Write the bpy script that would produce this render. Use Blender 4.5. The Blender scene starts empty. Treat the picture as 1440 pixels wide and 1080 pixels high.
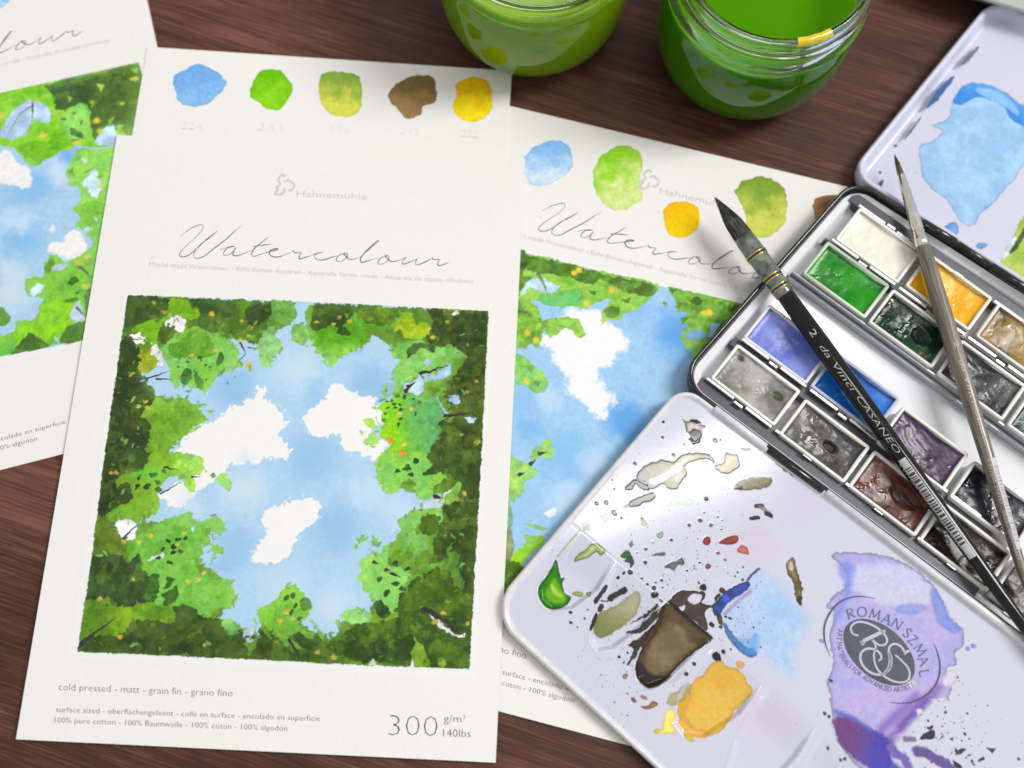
import bpy, bmesh, math, random
import numpy as np
from mathutils import Matrix, Vector

# ------------------------------------------------------------------ camera, world, lamps
MM = 0.001
F_PX, PITCH, ROLL, CAM_H = 1546.16, 1.28548, 0.10147, 414.321
_cp, _sp = math.cos(PITCH), math.sin(PITCH)
FWD = np.array([0, _cp, -_sp])
_r0, _u0 = np.array([1.0, 0, 0]), np.array([0, _sp, _cp])
RIGHT = math.cos(ROLL) * _r0 + math.sin(ROLL) * _u0
UP = -math.sin(ROLL) * _r0 + math.cos(ROLL) * _u0
EYE = np.array([0, 0, CAM_H])

scene = bpy.context.scene
col = scene.collection
cam_data = bpy.data.cameras.new("camera")
cam_data.sensor_width = 36.0
cam_data.lens = F_PX / 1440.0 * 36.0
cam_data.clip_start = 0.01
cam_data.clip_end = 50.0
cam_data.dof.use_dof = True
cam_data.dof.focus_distance = 0.418
cam_data.dof.aperture_fstop = 5.0
cam = bpy.data.objects.new("camera", cam_data)
m3 = np.stack([RIGHT, UP, -FWD], 1)
cam.matrix_world = Matrix.Translation((0, 0, CAM_H * MM)) @ Matrix(m3.tolist()).to_4x4()
col.objects.link(cam)
scene.camera = cam

world = bpy.data.worlds.new("World")
scene.world = world
world.use_nodes = True
world.node_tree.nodes["Background"].inputs[0].default_value = (1.0, 0.985, 0.955, 1)
world.node_tree.nodes["Background"].inputs[1].default_value = 0.46


def area(name, loc, target, sx, sy, power, colour):
    d = bpy.data.lights.new(name, 'AREA')
    d.shape = 'RECTANGLE'
    d.size, d.size_y, d.energy, d.color = sx, sy, power, colour
    o = bpy.data.objects.new(name, d)
    o.location = loc
    o.rotation_euler = (Vector(target) - Vector(loc)).to_track_quat('-Z', 'Y').to_euler()
    col.objects.link(o)
    return o


lamp = area("ceiling_lamp", (0.225, 0.297, 1.5), (0.225, 0.297, 0), 0.42, 0.10, 1.5, (1.0, 0.98, 0.95))
lamp.rotation_euler = (0, 0, math.radians(31))
area("window_light", (1.45, 0.62, 1.9), (0.08, 0.12, 0), 0.55, 1.0, 36.0, (1.0, 0.985, 0.955))

scene.view_settings.view_transform = 'Standard'
scene.view_settings.look = 'None'
scene.view_settings.exposure = 0.26
scene.view_settings.gamma = 1.0
scene.cycles.use_denoising = True
scene.cycles.max_bounces = 10
scene.cycles.transmission_bounces = 10
scene.cycles.caustics_refractive = False
scene.cycles.caustics_reflective = False


# ------------------------------------------------------------------ helpers: places
def unproj(p, z=0.0):
    """photo positions (N,2) -> points (mm) on a level plane at height z"""
    p = np.atleast_2d(np.asarray(p, float))
    d = FWD + np.outer((p[:, 0] - 720) / F_PX, RIGHT) + np.outer(-(p[:, 1] - 540) / F_PX, UP)
    t = (z - EYE[2]) / d[:, 2]
    return EYE + d * t[:, None]


def unproj_plane(p, o, n):
    p = np.atleast_2d(np.asarray(p, float))
    d = FWD + np.outer((p[:, 0] - 720) / F_PX, RIGHT) + np.outer(-(p[:, 1] - 540) / F_PX, UP)
    t = ((o - EYE) @ n) / (d @ n)
    return EYE + d * t[:, None]


def tile(x0, y0, s):
    return lambda pts: [(x0 + a / s, y0 + b / s) for a, b in pts]


# ------------------------------------------------------------------ helpers: objects
def tag(o, label=None, cat=None, group=None, kind=None):
    for k, v in (("label", label), ("category", cat), ("group", group), ("kind", kind)):
        if v:
            o[k] = v
    return o


def empty(name, loc_mm, rz=0.0):
    o = bpy.data.objects.new(name, None)
    o.empty_display_size = 0.01
    o.location = [a * MM for a in loc_mm]
    o.rotation_euler = (0, 0, rz)
    col.objects.link(o)
    return o


def mesh_data(name, verts, faces, mat, smooth=False):
    me = bpy.data.meshes.new(name)
    me.from_pydata((np.asarray(verts, float) * MM).tolist(), [], [list(map(int, f)) for f in faces])
    if mat:
        me.materials.append(mat)
    if smooth:
        me.polygons.foreach_set("use_smooth", [True] * len(me.polygons))
    me.update()
    return me


def link(name, me, parent=None):
    o = bpy.data.objects.new(name, me)
    col.objects.link(o)
    if parent:
        o.parent = parent
    return o


def mesh_obj(name, verts, faces, mat, parent=None, smooth=False, colours=None):
    me = mesh_data(name, verts, faces, mat, smooth)
    if colours is not None:
        set_colours(me, colours)
    return link(name, me, parent)


def set_colours(me, rgba):
    a = me.color_attributes.new("paint", 'FLOAT_COLOR', 'POINT')
    a.data.foreach_set("color", np.asarray(rgba, np.float32).ravel())


def grid_mesh(name, P, rgba, mat, keep=None, smooth=True):
    """P (ny,nx,3) mm, rgba (ny,nx,4)"""
    ny, nx = P.shape[:2]
    idx = np.arange(ny * nx).reshape(ny, nx)
    q = np.stack([idx[:-1, :-1], idx[1:, :-1], idx[1:, 1:], idx[:-1, 1:]], -1).reshape(-1, 4)
    if keep is not None:
        k = (keep[:-1, :-1] & keep[1:, :-1] & keep[1:, 1:] & keep[:-1, 1:]).reshape(-1)
        q = q[k]
        used = np.zeros(ny * nx, bool)
        used[q.ravel()] = True
        remap = np.cumsum(used) - 1
        q = remap[q]
        V = P.reshape(-1, 3)[used]
        C = rgba.reshape(-1, 4)[used]
    else:
        V, C = P.reshape(-1, 3), rgba.reshape(-1, 4)
    me = bpy.data.meshes.new(name)
    me.vertices.add(len(V))
    me.vertices.foreach_set("co", (V * MM).astype(np.float32).ravel())
    n = len(q)
    me.loops.add(n * 4)
    me.loops.foreach_set("vertex_index", q.astype(np.int32).ravel())
    me.polygons.add(n)
    me.polygons.foreach_set("loop_start", np.arange(0, n * 4, 4, dtype=np.int32))
    me.update(calc_edges=True)
    if smooth:
        me.polygons.foreach_set("use_smooth", np.ones(n, bool))
    me.materials.append(mat)
    set_colours(me, C)
    me.validate()
    return me


def box(x0, x1, y0, y1, z0, z1, b=0.0):
    """box with a small chamfer on the top edges"""
    v = [(x0, y0, z0), (x1, y0, z0), (x1, y1, z0), (x0, y1, z0)]
    f = [(3, 2, 1, 0)]
    if b:
        v += [(x0, y0, z1 - b), (x1, y0, z1 - b), (x1, y1, z1 - b), (x0, y1, z1 - b)]
        v += [(x0 + b, y0 + b, z1), (x1 - b, y0 + b, z1), (x1 - b, y1 - b, z1), (x0 + b, y1 - b, z1)]
        f += [(i, (i + 1) % 4, 4 + (i + 1) % 4, 4 + i) for i in range(4)]
        f += [(4 + i, 4 + (i + 1) % 4, 8 + (i + 1) % 4, 8 + i) for i in range(4)]
        f += [(8, 9, 10, 11)]
    else:
        v += [(x0, y0, z1), (x1, y0, z1), (x1, y1, z1), (x0, y1, z1)]
        f += [(i, (i + 1) % 4, 4 + (i + 1) % 4, 4 + i) for i in range(4)] + [(4, 5, 6, 7)]
    return np.array(v, float), f


def loft(loops, cap0=False, cap1=False):
    n = len(loops[0])
    v = np.concatenate([np.asarray(l, float) for l in loops])
    f = []
    for k in range(len(loops) - 1):
        for i in range(n):
            j = (i + 1) % n
            f.append((k * n + i, k * n + j, (k + 1) * n + j, (k + 1) * n + i))
    if cap0:
        f.append(tuple(range(n))[::-1])
    if cap1:
        f.append(tuple(range((len(loops) - 1) * n, len(loops) * n)))
    return v, f


def lathe(profile, n=48):
    a = np.linspace(0, 2 * np.pi, n, endpoint=False)
    return [np.stack([r * np.cos(a), r * np.sin(a), 0 * a + z], -1) for r, z in profile]


def round_poly(corners, radii, seg=10):
    """rounded closed outline (2D); corners counter-clockwise"""
    c = [np.array(p, float)[:2] for p in corners]
    out = []
    for i, p in enumerate(c):
        r = radii[i] if hasattr(radii, '__len__') else radii
        a, b = c[i - 1] - p, c[(i + 1) % len(c)] - p
        a, b = a / np.linalg.norm(a), b / np.linalg.norm(b)
        half = math.acos(np.clip(a @ b, -1, 1)) / 2
        d = r / math.tan(half)
        p0, p1 = p + a * d, p + b * d
        ctr = p + (a + b) / np.linalg.norm(a + b) * (r / math.sin(half))
        a0 = math.atan2(*(p0 - ctr)[::-1])
        a1 = math.atan2(*(p1 - ctr)[::-1])
        da = (a1 - a0 + math.pi) % (2 * math.pi) - math.pi
        for k in range(seg + 1):
            t = a0 + da * k / seg
            out.append(ctr + r * np.array([math.cos(t), math.sin(t)]))
    return np.array(out)


def inset(outl, d):
    """move a closed counter-clockwise outline inwards by d"""
    nx = np.roll(outl, -1, 0) - np.roll(outl, 1, 0)
    nx /= np.linalg.norm(nx, axis=1)[:, None] + 1e-12
    return outl + d * np.stack([-nx[:, 1], nx[:, 0]], -1)


def resample(pts, n, closed=False):
    p = np.asarray(pts, float)
    if closed:
        p = np.vstack([p, p[:1]])
    s = np.r_[0, np.cumsum(np.linalg.norm(np.diff(p, axis=0), axis=1))]
    t = np.linspace(0, s[-1], n, endpoint=not closed)
    return np.stack([np.interp(t, s, p[:, k]) for k in range(p.shape[1])], -1)


def smooth_line(pts, n=8):
    """Catmull-Rom through points (any dimension)"""
    p = np.asarray(pts, float)
    if len(p) < 3:
        return p
    q = np.vstack([2 * p[0] - p[1], p, 2 * p[-1] - p[-2]])
    out = []
    for i in range(1, len(q) - 2):
        for t in np.linspace(0, 1, n, endpoint=False):
            a, b, c, d = q[i - 1], q[i], q[i + 1], q[i + 2]
            out.append(.5 * ((2 * b) + (c - a) * t + (2 * a - 5 * b + 4 * c - d) * t ** 2 + (3 * b - a - 3 * c + d) * t ** 3))
    out.append(q[-2])
    return np.array(out)


def ribbon(pts, widths):
    """flat ribbon along 2D points -> verts (N,2), faces"""
    p = np.asarray(pts, float)
    w = np.broadcast_to(np.asarray(widths, float), (len(p),))
    d = np.gradient(p, axis=0)
    d /= np.linalg.norm(d, axis=1)[:, None] + 1e-9
    n = np.stack([-d[:, 1], d[:, 0]], -1)
    v = np.empty((2 * len(p), 2))
    v[0::2], v[1::2] = p + n * w[:, None] / 2, p - n * w[:, None] / 2
    return v, [(2 * i, 2 * i + 1, 2 * i + 3, 2 * i + 2) for i in range(len(p) - 1)]


def merge(parts):
    V, Fs, k = [], [], 0
    for v, f in parts:
        v = np.asarray(v, float)
        V.append(v)
        Fs += [tuple(i + k for i in g) for g in f]
        k += len(v)
    return np.concatenate(V), Fs


_text_cache = {}


def text_shape(body, thin=0.0, spacing=1.0):
    """flat lettering: verts (N,2) in em units (baseline at 0, starting at x=0), faces, width"""
    key = (body, thin, spacing)
    if key not in _text_cache:
        cu = bpy.data.curves.new("lettering", 'FONT')
        cu.body = body
        cu.size = 1.0
        cu.resolution_u = 2
        cu.offset = -thin
        cu.space_character = spacing
        ob = bpy.data.objects.new("lettering", cu)
        col.objects.link(ob)
        dg = bpy.context.evaluated_depsgraph_get()
        me = ob.evaluated_get(dg).to_mesh()
        v = np.array([x.co[:2] for x in me.vertices]).reshape(-1, 2)
        f = [tuple(p.vertices) for p in me.polygons]
        ob.evaluated_get(dg).to_mesh_clear()
        bpy.data.objects.remove(ob)
        bpy.data.curves.remove(cu)
        v[:, 0] -= v[:, 0].min()
        _text_cache[key] = (v, f, v[:, 0].max())
    return _text_cache[key]


def text_on_line(body, p0, p1, height, thin=0.012, y_up=-1):
    """lettering from p0 to p1 (photo or local 2D), cap height given; y_up=-1 when y runs down"""
    v, f, w = text_shape(body, thin)
    p0, p1 = np.array(p0, float), np.array(p1, float)
    d = p1 - p0
    e = d / np.linalg.norm(d)
    n = np.array([e[1], -e[0]]) if y_up < 0 else np.array([-e[1], e[0]])
    return p0 + np.outer(v[:, 0] / w * np.linalg.norm(d), e) + np.outer(v[:, 1] / 0.73 * height, n), f


# ------------------------------------------------------------------ helpers: noise and painting
def vnoise(X, Y, scale, seed):
    rng = np.random.RandomState(seed)
    L = rng.rand(64, 64)
    x, y = X / scale + 1000.37, Y / scale + 1000.71
    ix, iy = np.floor(x).astype(int), np.floor(y).astype(int)
    fx, fy = x - ix, y - iy
    fx, fy = fx * fx * (3 - 2 * fx), fy * fy * (3 - 2 * fy)
    g = lambda i, j: L[j % 64, i % 64]
    a = g(ix, iy) * (1 - fx) + g(ix + 1, iy) * fx
    b = g(ix, iy + 1) * (1 - fx) + g(ix + 1, iy + 1) * fx
    return (a * (1 - fy) + b * fy) * 2 - 1


def fbm(X, Y, scale, seed, octv=4, gain=.5):
    out, amp, tot = 0, 1.0, 0
    for k in range(octv):
        out = out + amp * vnoise(X, Y, scale / 2 ** k, seed + 17 * k)
        tot += amp
        amp *= gain
    return out / tot


def lin(c):
    c = np.clip(np.asarray(c, float), 0, 1)
    return np.where(c <= 0.04045, c / 12.92, ((c + 0.055) / 1.055) ** 2.4)


def sstep(a, b, x):
    t = np.clip((x - a) / (b - a), 0, 1)
    return t * t * (3 - 2 * t)


def poly_sd(X, Y, pts):
    """signed distance, positive inside"""
    p = np.asarray(pts, float)
    d2 = np.full(X.shape, 1e18)
    inside = np.zeros(X.shape, bool)
    for (x0, y0), (x1, y1) in zip(p, np.roll(p, -1, 0)):
        ex, ey = x1 - x0, y1 - y0
        t = np.clip(((X - x0) * ex + (Y - y0) * ey) / (ex * ex + ey * ey + 1e-12), 0, 1)
        d2 = np.minimum(d2, (X - x0 - t * ex) ** 2 + (Y - y0 - t * ey) ** 2)
        if y0 != y1:
            c = (y0 > Y) != (y1 > Y)
            inside ^= c & (X < (x1 - x0) * (Y - y0) / (y1 - y0) + x0)
    return np.where(inside, 1, -1) * np.sqrt(d2)


class Canvas:
    """a sheet of paint worked out in local millimetres: colour plus gloss and thickness"""

    def __init__(s, x0, y0, x1, y1, res, base, seed=1, to_local=None, warp=(1.5, .55)):
        s.nx, s.ny = int((x1 - x0) * res) + 1, int((y1 - y0) * res) + 1
        s.x, s.y = np.linspace(x0, x1, s.nx), np.linspace(y0, y1, s.ny)
        s.X, s.Y = np.meshgrid(s.x, s.y)
        s.res = res
        s.rgb = np.empty(s.X.shape + (3,))
        s.rgb[:] = np.array(base) / 255.
        s.gloss = np.zeros(s.X.shape)
        s.h = np.zeros(s.X.shape)
        s.seed = seed
        s.edge_k, s.twig = 1.0, False
        s.loc = to_local or (lambda p: np.asarray(p, float))
        s.w = [fbm(s.X, s.Y, 3.2, seed + 50 * k, 3, .6) * warp[0] + vnoise(s.X, s.Y, .9, seed + 50 * k + 7) * warp[1] for k in (0, 1)]
        s.gran = vnoise(s.X, s.Y, .55, seed + 300) * .5 + vnoise(s.X, s.Y, 1.3, seed + 301) * .5
        s.blot = fbm(s.X, s.Y, 7, seed + 400, 4, .6)
        s.blot2 = fbm(s.X, s.Y, 4, seed + 500, 3, .6)

    def _win(s, p, m):
        a, b = p.min(0) - m, p.max(0) + m
        i0, i1 = np.searchsorted(s.x, [a[0], b[0]])
        j0, j1 = np.searchsorted(s.y, [a[1], b[1]])
        return slice(j0, j1), slice(i0, i1)

    def _put(s, w, a, c, gloss=None, h=0.0):
        s.rgb[w] = s.rgb[w] * (1 - a[..., None]) + c * a[..., None]
        if gloss is not None:
            s.gloss[w] = s.gloss[w] * (1 - a) + gloss * a
        if h:
            s.h[w] = s.h[w] + .3 * h * a

    def fill(s, pts, c, amp=1.0, soft=.2, alpha=1.0, edge=.10, c2=None, mott=None, mt=.05, gran=.05, gloss=None, h=0.0, flow=None, local=False, smooth=True):
        """c, c2: paint colours; c2 blends softly in (or along flow=(p,q)); mott: hard-edged second colour"""
        p = np.asarray(pts, float) if local else s.loc(pts)
        if len(p) > 3 and smooth:
            p = smooth_line(np.vstack([p[-1:], p, p[:2]]), 3)[3:-3]
        w = s._win(p, 2.5 + amp * 2)
        if s.X[w].size == 0:
            return
        X, Y = s.X[w], s.Y[w]
        sd = poly_sd(X + amp * s.w[0][w], Y + amp * s.w[1][w], p)
        a = sstep(-soft, soft, sd) * alpha
        cc = np.empty(X.shape + (3,))
        cc[:] = np.array(c) / 255.
        if c2 is not None:
            if flow is not None:
                f0, f1 = [np.asarray(q, float) if local else s.loc([q])[0] for q in flow]
                d = f1 - f0
                t = sstep(0, 1, ((X - f0[0]) * d[0] + (Y - f0[1]) * d[1]) / (d @ d) + .15 * s.blot[w])
            else:
                t = sstep(-.35, .35, s.blot[w])
            cc = cc * (1 - t[..., None]) + np.array(c2) / 255. * t[..., None]
        if c2 is None and alpha > .8 and edge > 0:
            t = sstep(-.5, .6, s.blot[w] + .35 * s.blot2[w])[..., None]
            cc = cc * (1 - .0 * t) * (.90 + .22 * t) + .02 * t
        if mott is not None:
            t = sstep(-.30, .30, s.blot2[w] + .10 * s.gran[w] - mt)
            cc = cc * (1 - t[..., None]) + np.array(mott) / 255. * t[..., None]
        rim = np.exp(-np.clip(sd, 0, None) / .45) * edge * s.edge_k
        cc = cc * (1 - rim[..., None]) * (1 + gran * s.gran[w][..., None])
        s._put(w, a, np.clip(cc, 0, 1), gloss, h)

    def stroke(s, pts, c, width, amp=.25, soft=.12, alpha=1.0, gloss=None, h=0.0, taper=False):
        if s.twig:
            width, c, taper = width * .8, tuple(.75 * a + 22 for a in c), True
        p = s.loc(pts)
        w = s._win(p, width + 1.5)
        if s.X[w].size == 0:
            return
        X, Y = s.X[w] + amp * s.w[0][w], s.Y[w] + amp * s.w[1][w]
        d = np.full(X.shape, 1e9)
        n = len(p) - 1
        for i in range(n):
            e = p[i + 1] - p[i]
            t = np.clip(((X - p[i][0]) * e[0] + (Y - p[i][1]) * e[1]) / (e @ e + 1e-9), 0, 1)
            r = np.hypot(X - p[i][0] - t * e[0], Y - p[i][1] - t * e[1])
            if taper:
                r = r + width * .45 * (i + t) / n
            d = np.minimum(d, r)
        s._put(w, sstep(soft, -soft, d - width / 2) * alpha, np.array(c) / 255., gloss, h)

    def dots(s, pts, r, c, amp=.5, **k):
        for q in s.loc(pts):
            n = 9
            a = np.linspace(0, 2 * np.pi, n, endpoint=False)
            s.fill(np.stack([q[0] + r * np.cos(a), q[1] + r * .85 * np.sin(a)], -1), c, amp=amp, local=True, **k)

    def soft(s, ctr, r, c, alpha=.6, ry=None):
        q = s.loc([ctr])[0]
        d = np.hypot(s.X - q[0] + 4 * s.blot, (s.Y - q[1] + 4 * s.blot2) * (r / (ry or r))) / r
        s._put((slice(None), slice(None)), sstep(1, .15, d) * alpha, np.array(c) / 255.)

    def spatter(s, ctr, spread, n, c, rmax=.5, seed=0, alpha=.9, gloss=None, h=0.0):
        rng = np.random.RandomState(seed)
        q = s.loc([ctr])[0]
        for k in range(n):
            o = rng.normal(0, 1, 2) * spread
            r = rmax * (.25 + .75 * rng.rand() ** 3)
            a = np.linspace(0, 2 * np.pi, 8, endpoint=False)
            e = 1 + .5 * rng.rand()
            s.fill(np.stack([q[0] + o[0] + r * e * np.cos(a), q[1] + o[1] + r * np.sin(a)], -1), c, amp=.35, soft=.12, alpha=alpha, local=True, gloss=gloss, h=h)

    def rgba(s, paper=(.925, .92, .905), white=.80):
        g = s.rgb.mean(-1, keepdims=True)
        s.rgb = s.rgb * .93 + g * .07
        out = np.empty(s.X.shape + (4,))
        out[..., :3] = np.clip(lin(s.rgb) / lin(paper) * white, 0.004, .92)
        out[..., 3] = np.clip(s.gloss, 0, 1)
        return out


# ------------------------------------------------------------------ helpers: materials
def new_mat(name):
    m = bpy.data.materials.new(name)
    m.use_nodes = True
    nt = m.node_tree
    return m, nt, nt.nodes["Principled BSDF"]


def N(nt, t, **k):
    n = nt.nodes.new(t)
    for a, b in k.items():
        setattr(n, a, b)
    return n


def bump(nt, bsdf, scale, strength, dist=0.0002, detail=4, coord='Object', stretch=None):
    tc = N(nt, 'ShaderNodeTexCoord')
    mp = N(nt, 'ShaderNodeMapping')
    if stretch:
        mp.inputs['Scale'].default_value = stretch
    nz = N(nt, 'ShaderNodeTexNoise')
    nz.inputs['Scale'].default_value = scale
    nz.inputs['Detail'].default_value = detail
    b = N(nt, 'ShaderNodeBump')
    b.inputs['Strength'].default_value = strength
    b.inputs['Distance'].default_value = dist
    nt.links.new(tc.outputs[coord], mp.inputs[0])
    nt.links.new(mp.outputs[0], nz.inputs['Vector'])
    nt.links.new(nz.outputs[0], b.inputs['Height'])
    nt.links.new(b.outputs[0], bsdf.inputs['Normal'])
    return nz


def plain(name, c, rough=.5, metal=0.0, coat=0.0, scale=900, strength=.15, vary=.08, spec=.5, stretch=None):
    """procedural surface: base colour broken up by noise, fine relief"""
    m, nt, b = new_mat(name)
    b.inputs['Roughness'].default_value = rough
    b.inputs['Metallic'].default_value = metal
    b.inputs['Coat Weight'].default_value = coat
    b.inputs['Specular IOR Level'].default_value = spec
    nz = bump(nt, b, scale, strength, stretch=stretch)
    r = N(nt, 'ShaderNodeValToRGB')
    r.color_ramp.elements[0].color = tuple(x * (1 - vary) for x in c) + (1,)
    r.color_ramp.elements[1].color = tuple(min(1, x * (1 + vary)) for x in c) + (1,)
    r.color_ramp.elements[0].position = .3
    r.color_ramp.elements[1].position = .7
    nt.links.new(nz.outputs[0], r.inputs[0])
    nt.links.new(r.outputs[0], b.inputs['Base Color'])
    return m


def painted(name, rough0=.85, rough1=.15, scale=1500, strength=.25, dist=.0001, spec=.4, metal=0.0):
    """colour comes from the painted layer; its gloss channel drives the roughness"""
    m, nt, b = new_mat(name)
    at = N(nt, 'ShaderNodeVertexColor', layer_name="paint")
    mr = N(nt, 'ShaderNodeMapRange')
    mr.inputs['To Min'].default_value = rough0
    mr.inputs['To Max'].default_value = rough1
    nt.links.new(at.outputs['Color'], b.inputs['Base Color'])
    nt.links.new(at.outputs['Alpha'], mr.inputs[0])
    nt.links.new(mr.outputs[0], b.inputs['Roughness'])
    b.inputs['Specular IOR Level'].default_value = spec
    b.inputs['Metallic'].default_value = metal
    bump(nt, b, scale, strength, dist)
    return m


def wood():
    m, nt, b = new_mat("dark_wood")
    tc = N(nt, 'ShaderNodeTexCoord')
    mp = N(nt, 'ShaderNodeMapping')
    mp.inputs['Rotation'].default_value = (0, 0, math.radians(13))
    nt.links.new(tc.outputs['Object'], mp.inputs[0])

    def noise(sx, sy, detail, rough=.6, dist=0.0):
        q = N(nt, 'ShaderNodeMapping')
        q.inputs['Scale'].default_value = (sx, sy, 1)
        n = N(nt, 'ShaderNodeTexNoise')
        n.inputs['Scale'].default_value = 1.0
        n.inputs['Detail'].default_value = detail
        n.inputs['Roughness'].default_value = rough
        n.inputs['Distortion'].default_value = dist
        nt.links.new(mp.outputs[0], q.inputs[0])
        nt.links.new(q.outputs[0], n.inputs['Vector'])
        return n
    big = noise(4, 13, 4, .55, .5)
    mid = noise(14, 240, 5, .7, .2)
    fine = noise(30, 1300, 4, .75)
    mx = N(nt, 'ShaderNodeMix', data_type='FLOAT')
    mx.inputs[0].default_value = .40
    nt.links.new(big.outputs[0], mx.inputs[2])
    nt.links.new(mid.outputs[0], mx.inputs[3])
    mx2 = N(nt, 'ShaderNodeMix', data_type='FLOAT')
    mx2.inputs[0].default_value = .36
    nt.links.new(mx.outputs[0], mx2.inputs[2])
    nt.links.new(fine.outputs[0], mx2.inputs[3])
    r = N(nt, 'ShaderNodeValToRGB')
    e = r.color_ramp.elements
    e[0].position, e[0].color = .38, (.026, .011, .0088, 1)
    e[1].position, e[1].color = .64, (.24, .104, .068, 1)
    k = e.new(.50)
    k.color = (.078, .031, .0225, 1)
    nt.links.new(mx2.outputs[0], r.inputs[0])
    nt.links.new(r.outputs[0], b.inputs['Base Color'])
    b.inputs['Roughness'].default_value = .42
    b.inputs['Specular IOR Level'].default_value = .22
    bp = N(nt, 'ShaderNodeBump')
    bp.inputs['Strength'].default_value = .35
    bp.inputs['Distance'].default_value = .0004
    nt.links.new(mx2.outputs[0], bp.inputs['Height'])
    nt.links.new(bp.outputs[0], b.inputs['Normal'])
    return m


M = {}
M['wood'] = wood()
M['paper'] = plain("cotton_paper", (.80, .79, .765), .9, scale=700, strength=.45, vary=.012, spec=.2)
M['wash'] = painted("watercolour_wash", .88, .4, 1100, .3, .00012, .25)
M['ink'] = plain("black_ink", (.045, .045, .05), .7, vary=.15)
M['grey_ink'] = plain("grey_ink", (.34, .34, .35), .8, vary=.1)
M['pale_ink'] = plain("pale_ink", (.58, .58, .58), .85, vary=.08)
M['pencil'] = plain("pencil_graphite", (.69, .685, .67), .7, vary=.1)
M['enamel'] = plain("white_enamel", (.78, .78, .82), .22, coat=.3, scale=120, strength=.04, vary=.02)
M['palette'] = painted("painted_enamel", .10, .05, 300, .03, .0001, .5)
M['black'] = plain("black_lacquer", (.008, .008, .010), .18, coat=.3, scale=200, strength=.04)
M['rim_grey'] = plain("bare_tin_edge", (.55, .56, .60), .28, metal=.85, scale=600, strength=.1)
M['rack'] = plain("dark_grey_rack_metal", (.075, .078, .09), .42, metal=.25, scale=500, strength=.15)
M['clip'] = plain("bright_clip_metal", (.80, .79, .77), .36, metal=.9, scale=800, strength=.1)
M['cup'] = plain("white_pan_plastic", (.74, .74, .72), .35, scale=500, strength=.08, vary=.03)
M['cake'] = painted("watercolour_cake", .32, .06, 1300, .05, .0001, .36)


# ------------------------------------------------------------------ the table
v, f = box(-620, 640, -360, 760, -28, 0, 3)
tag(mesh_obj("table_top", v, f, M['wood']), "dark reddish brown wooden table top with streaky grain", None, kind="structure")

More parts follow.
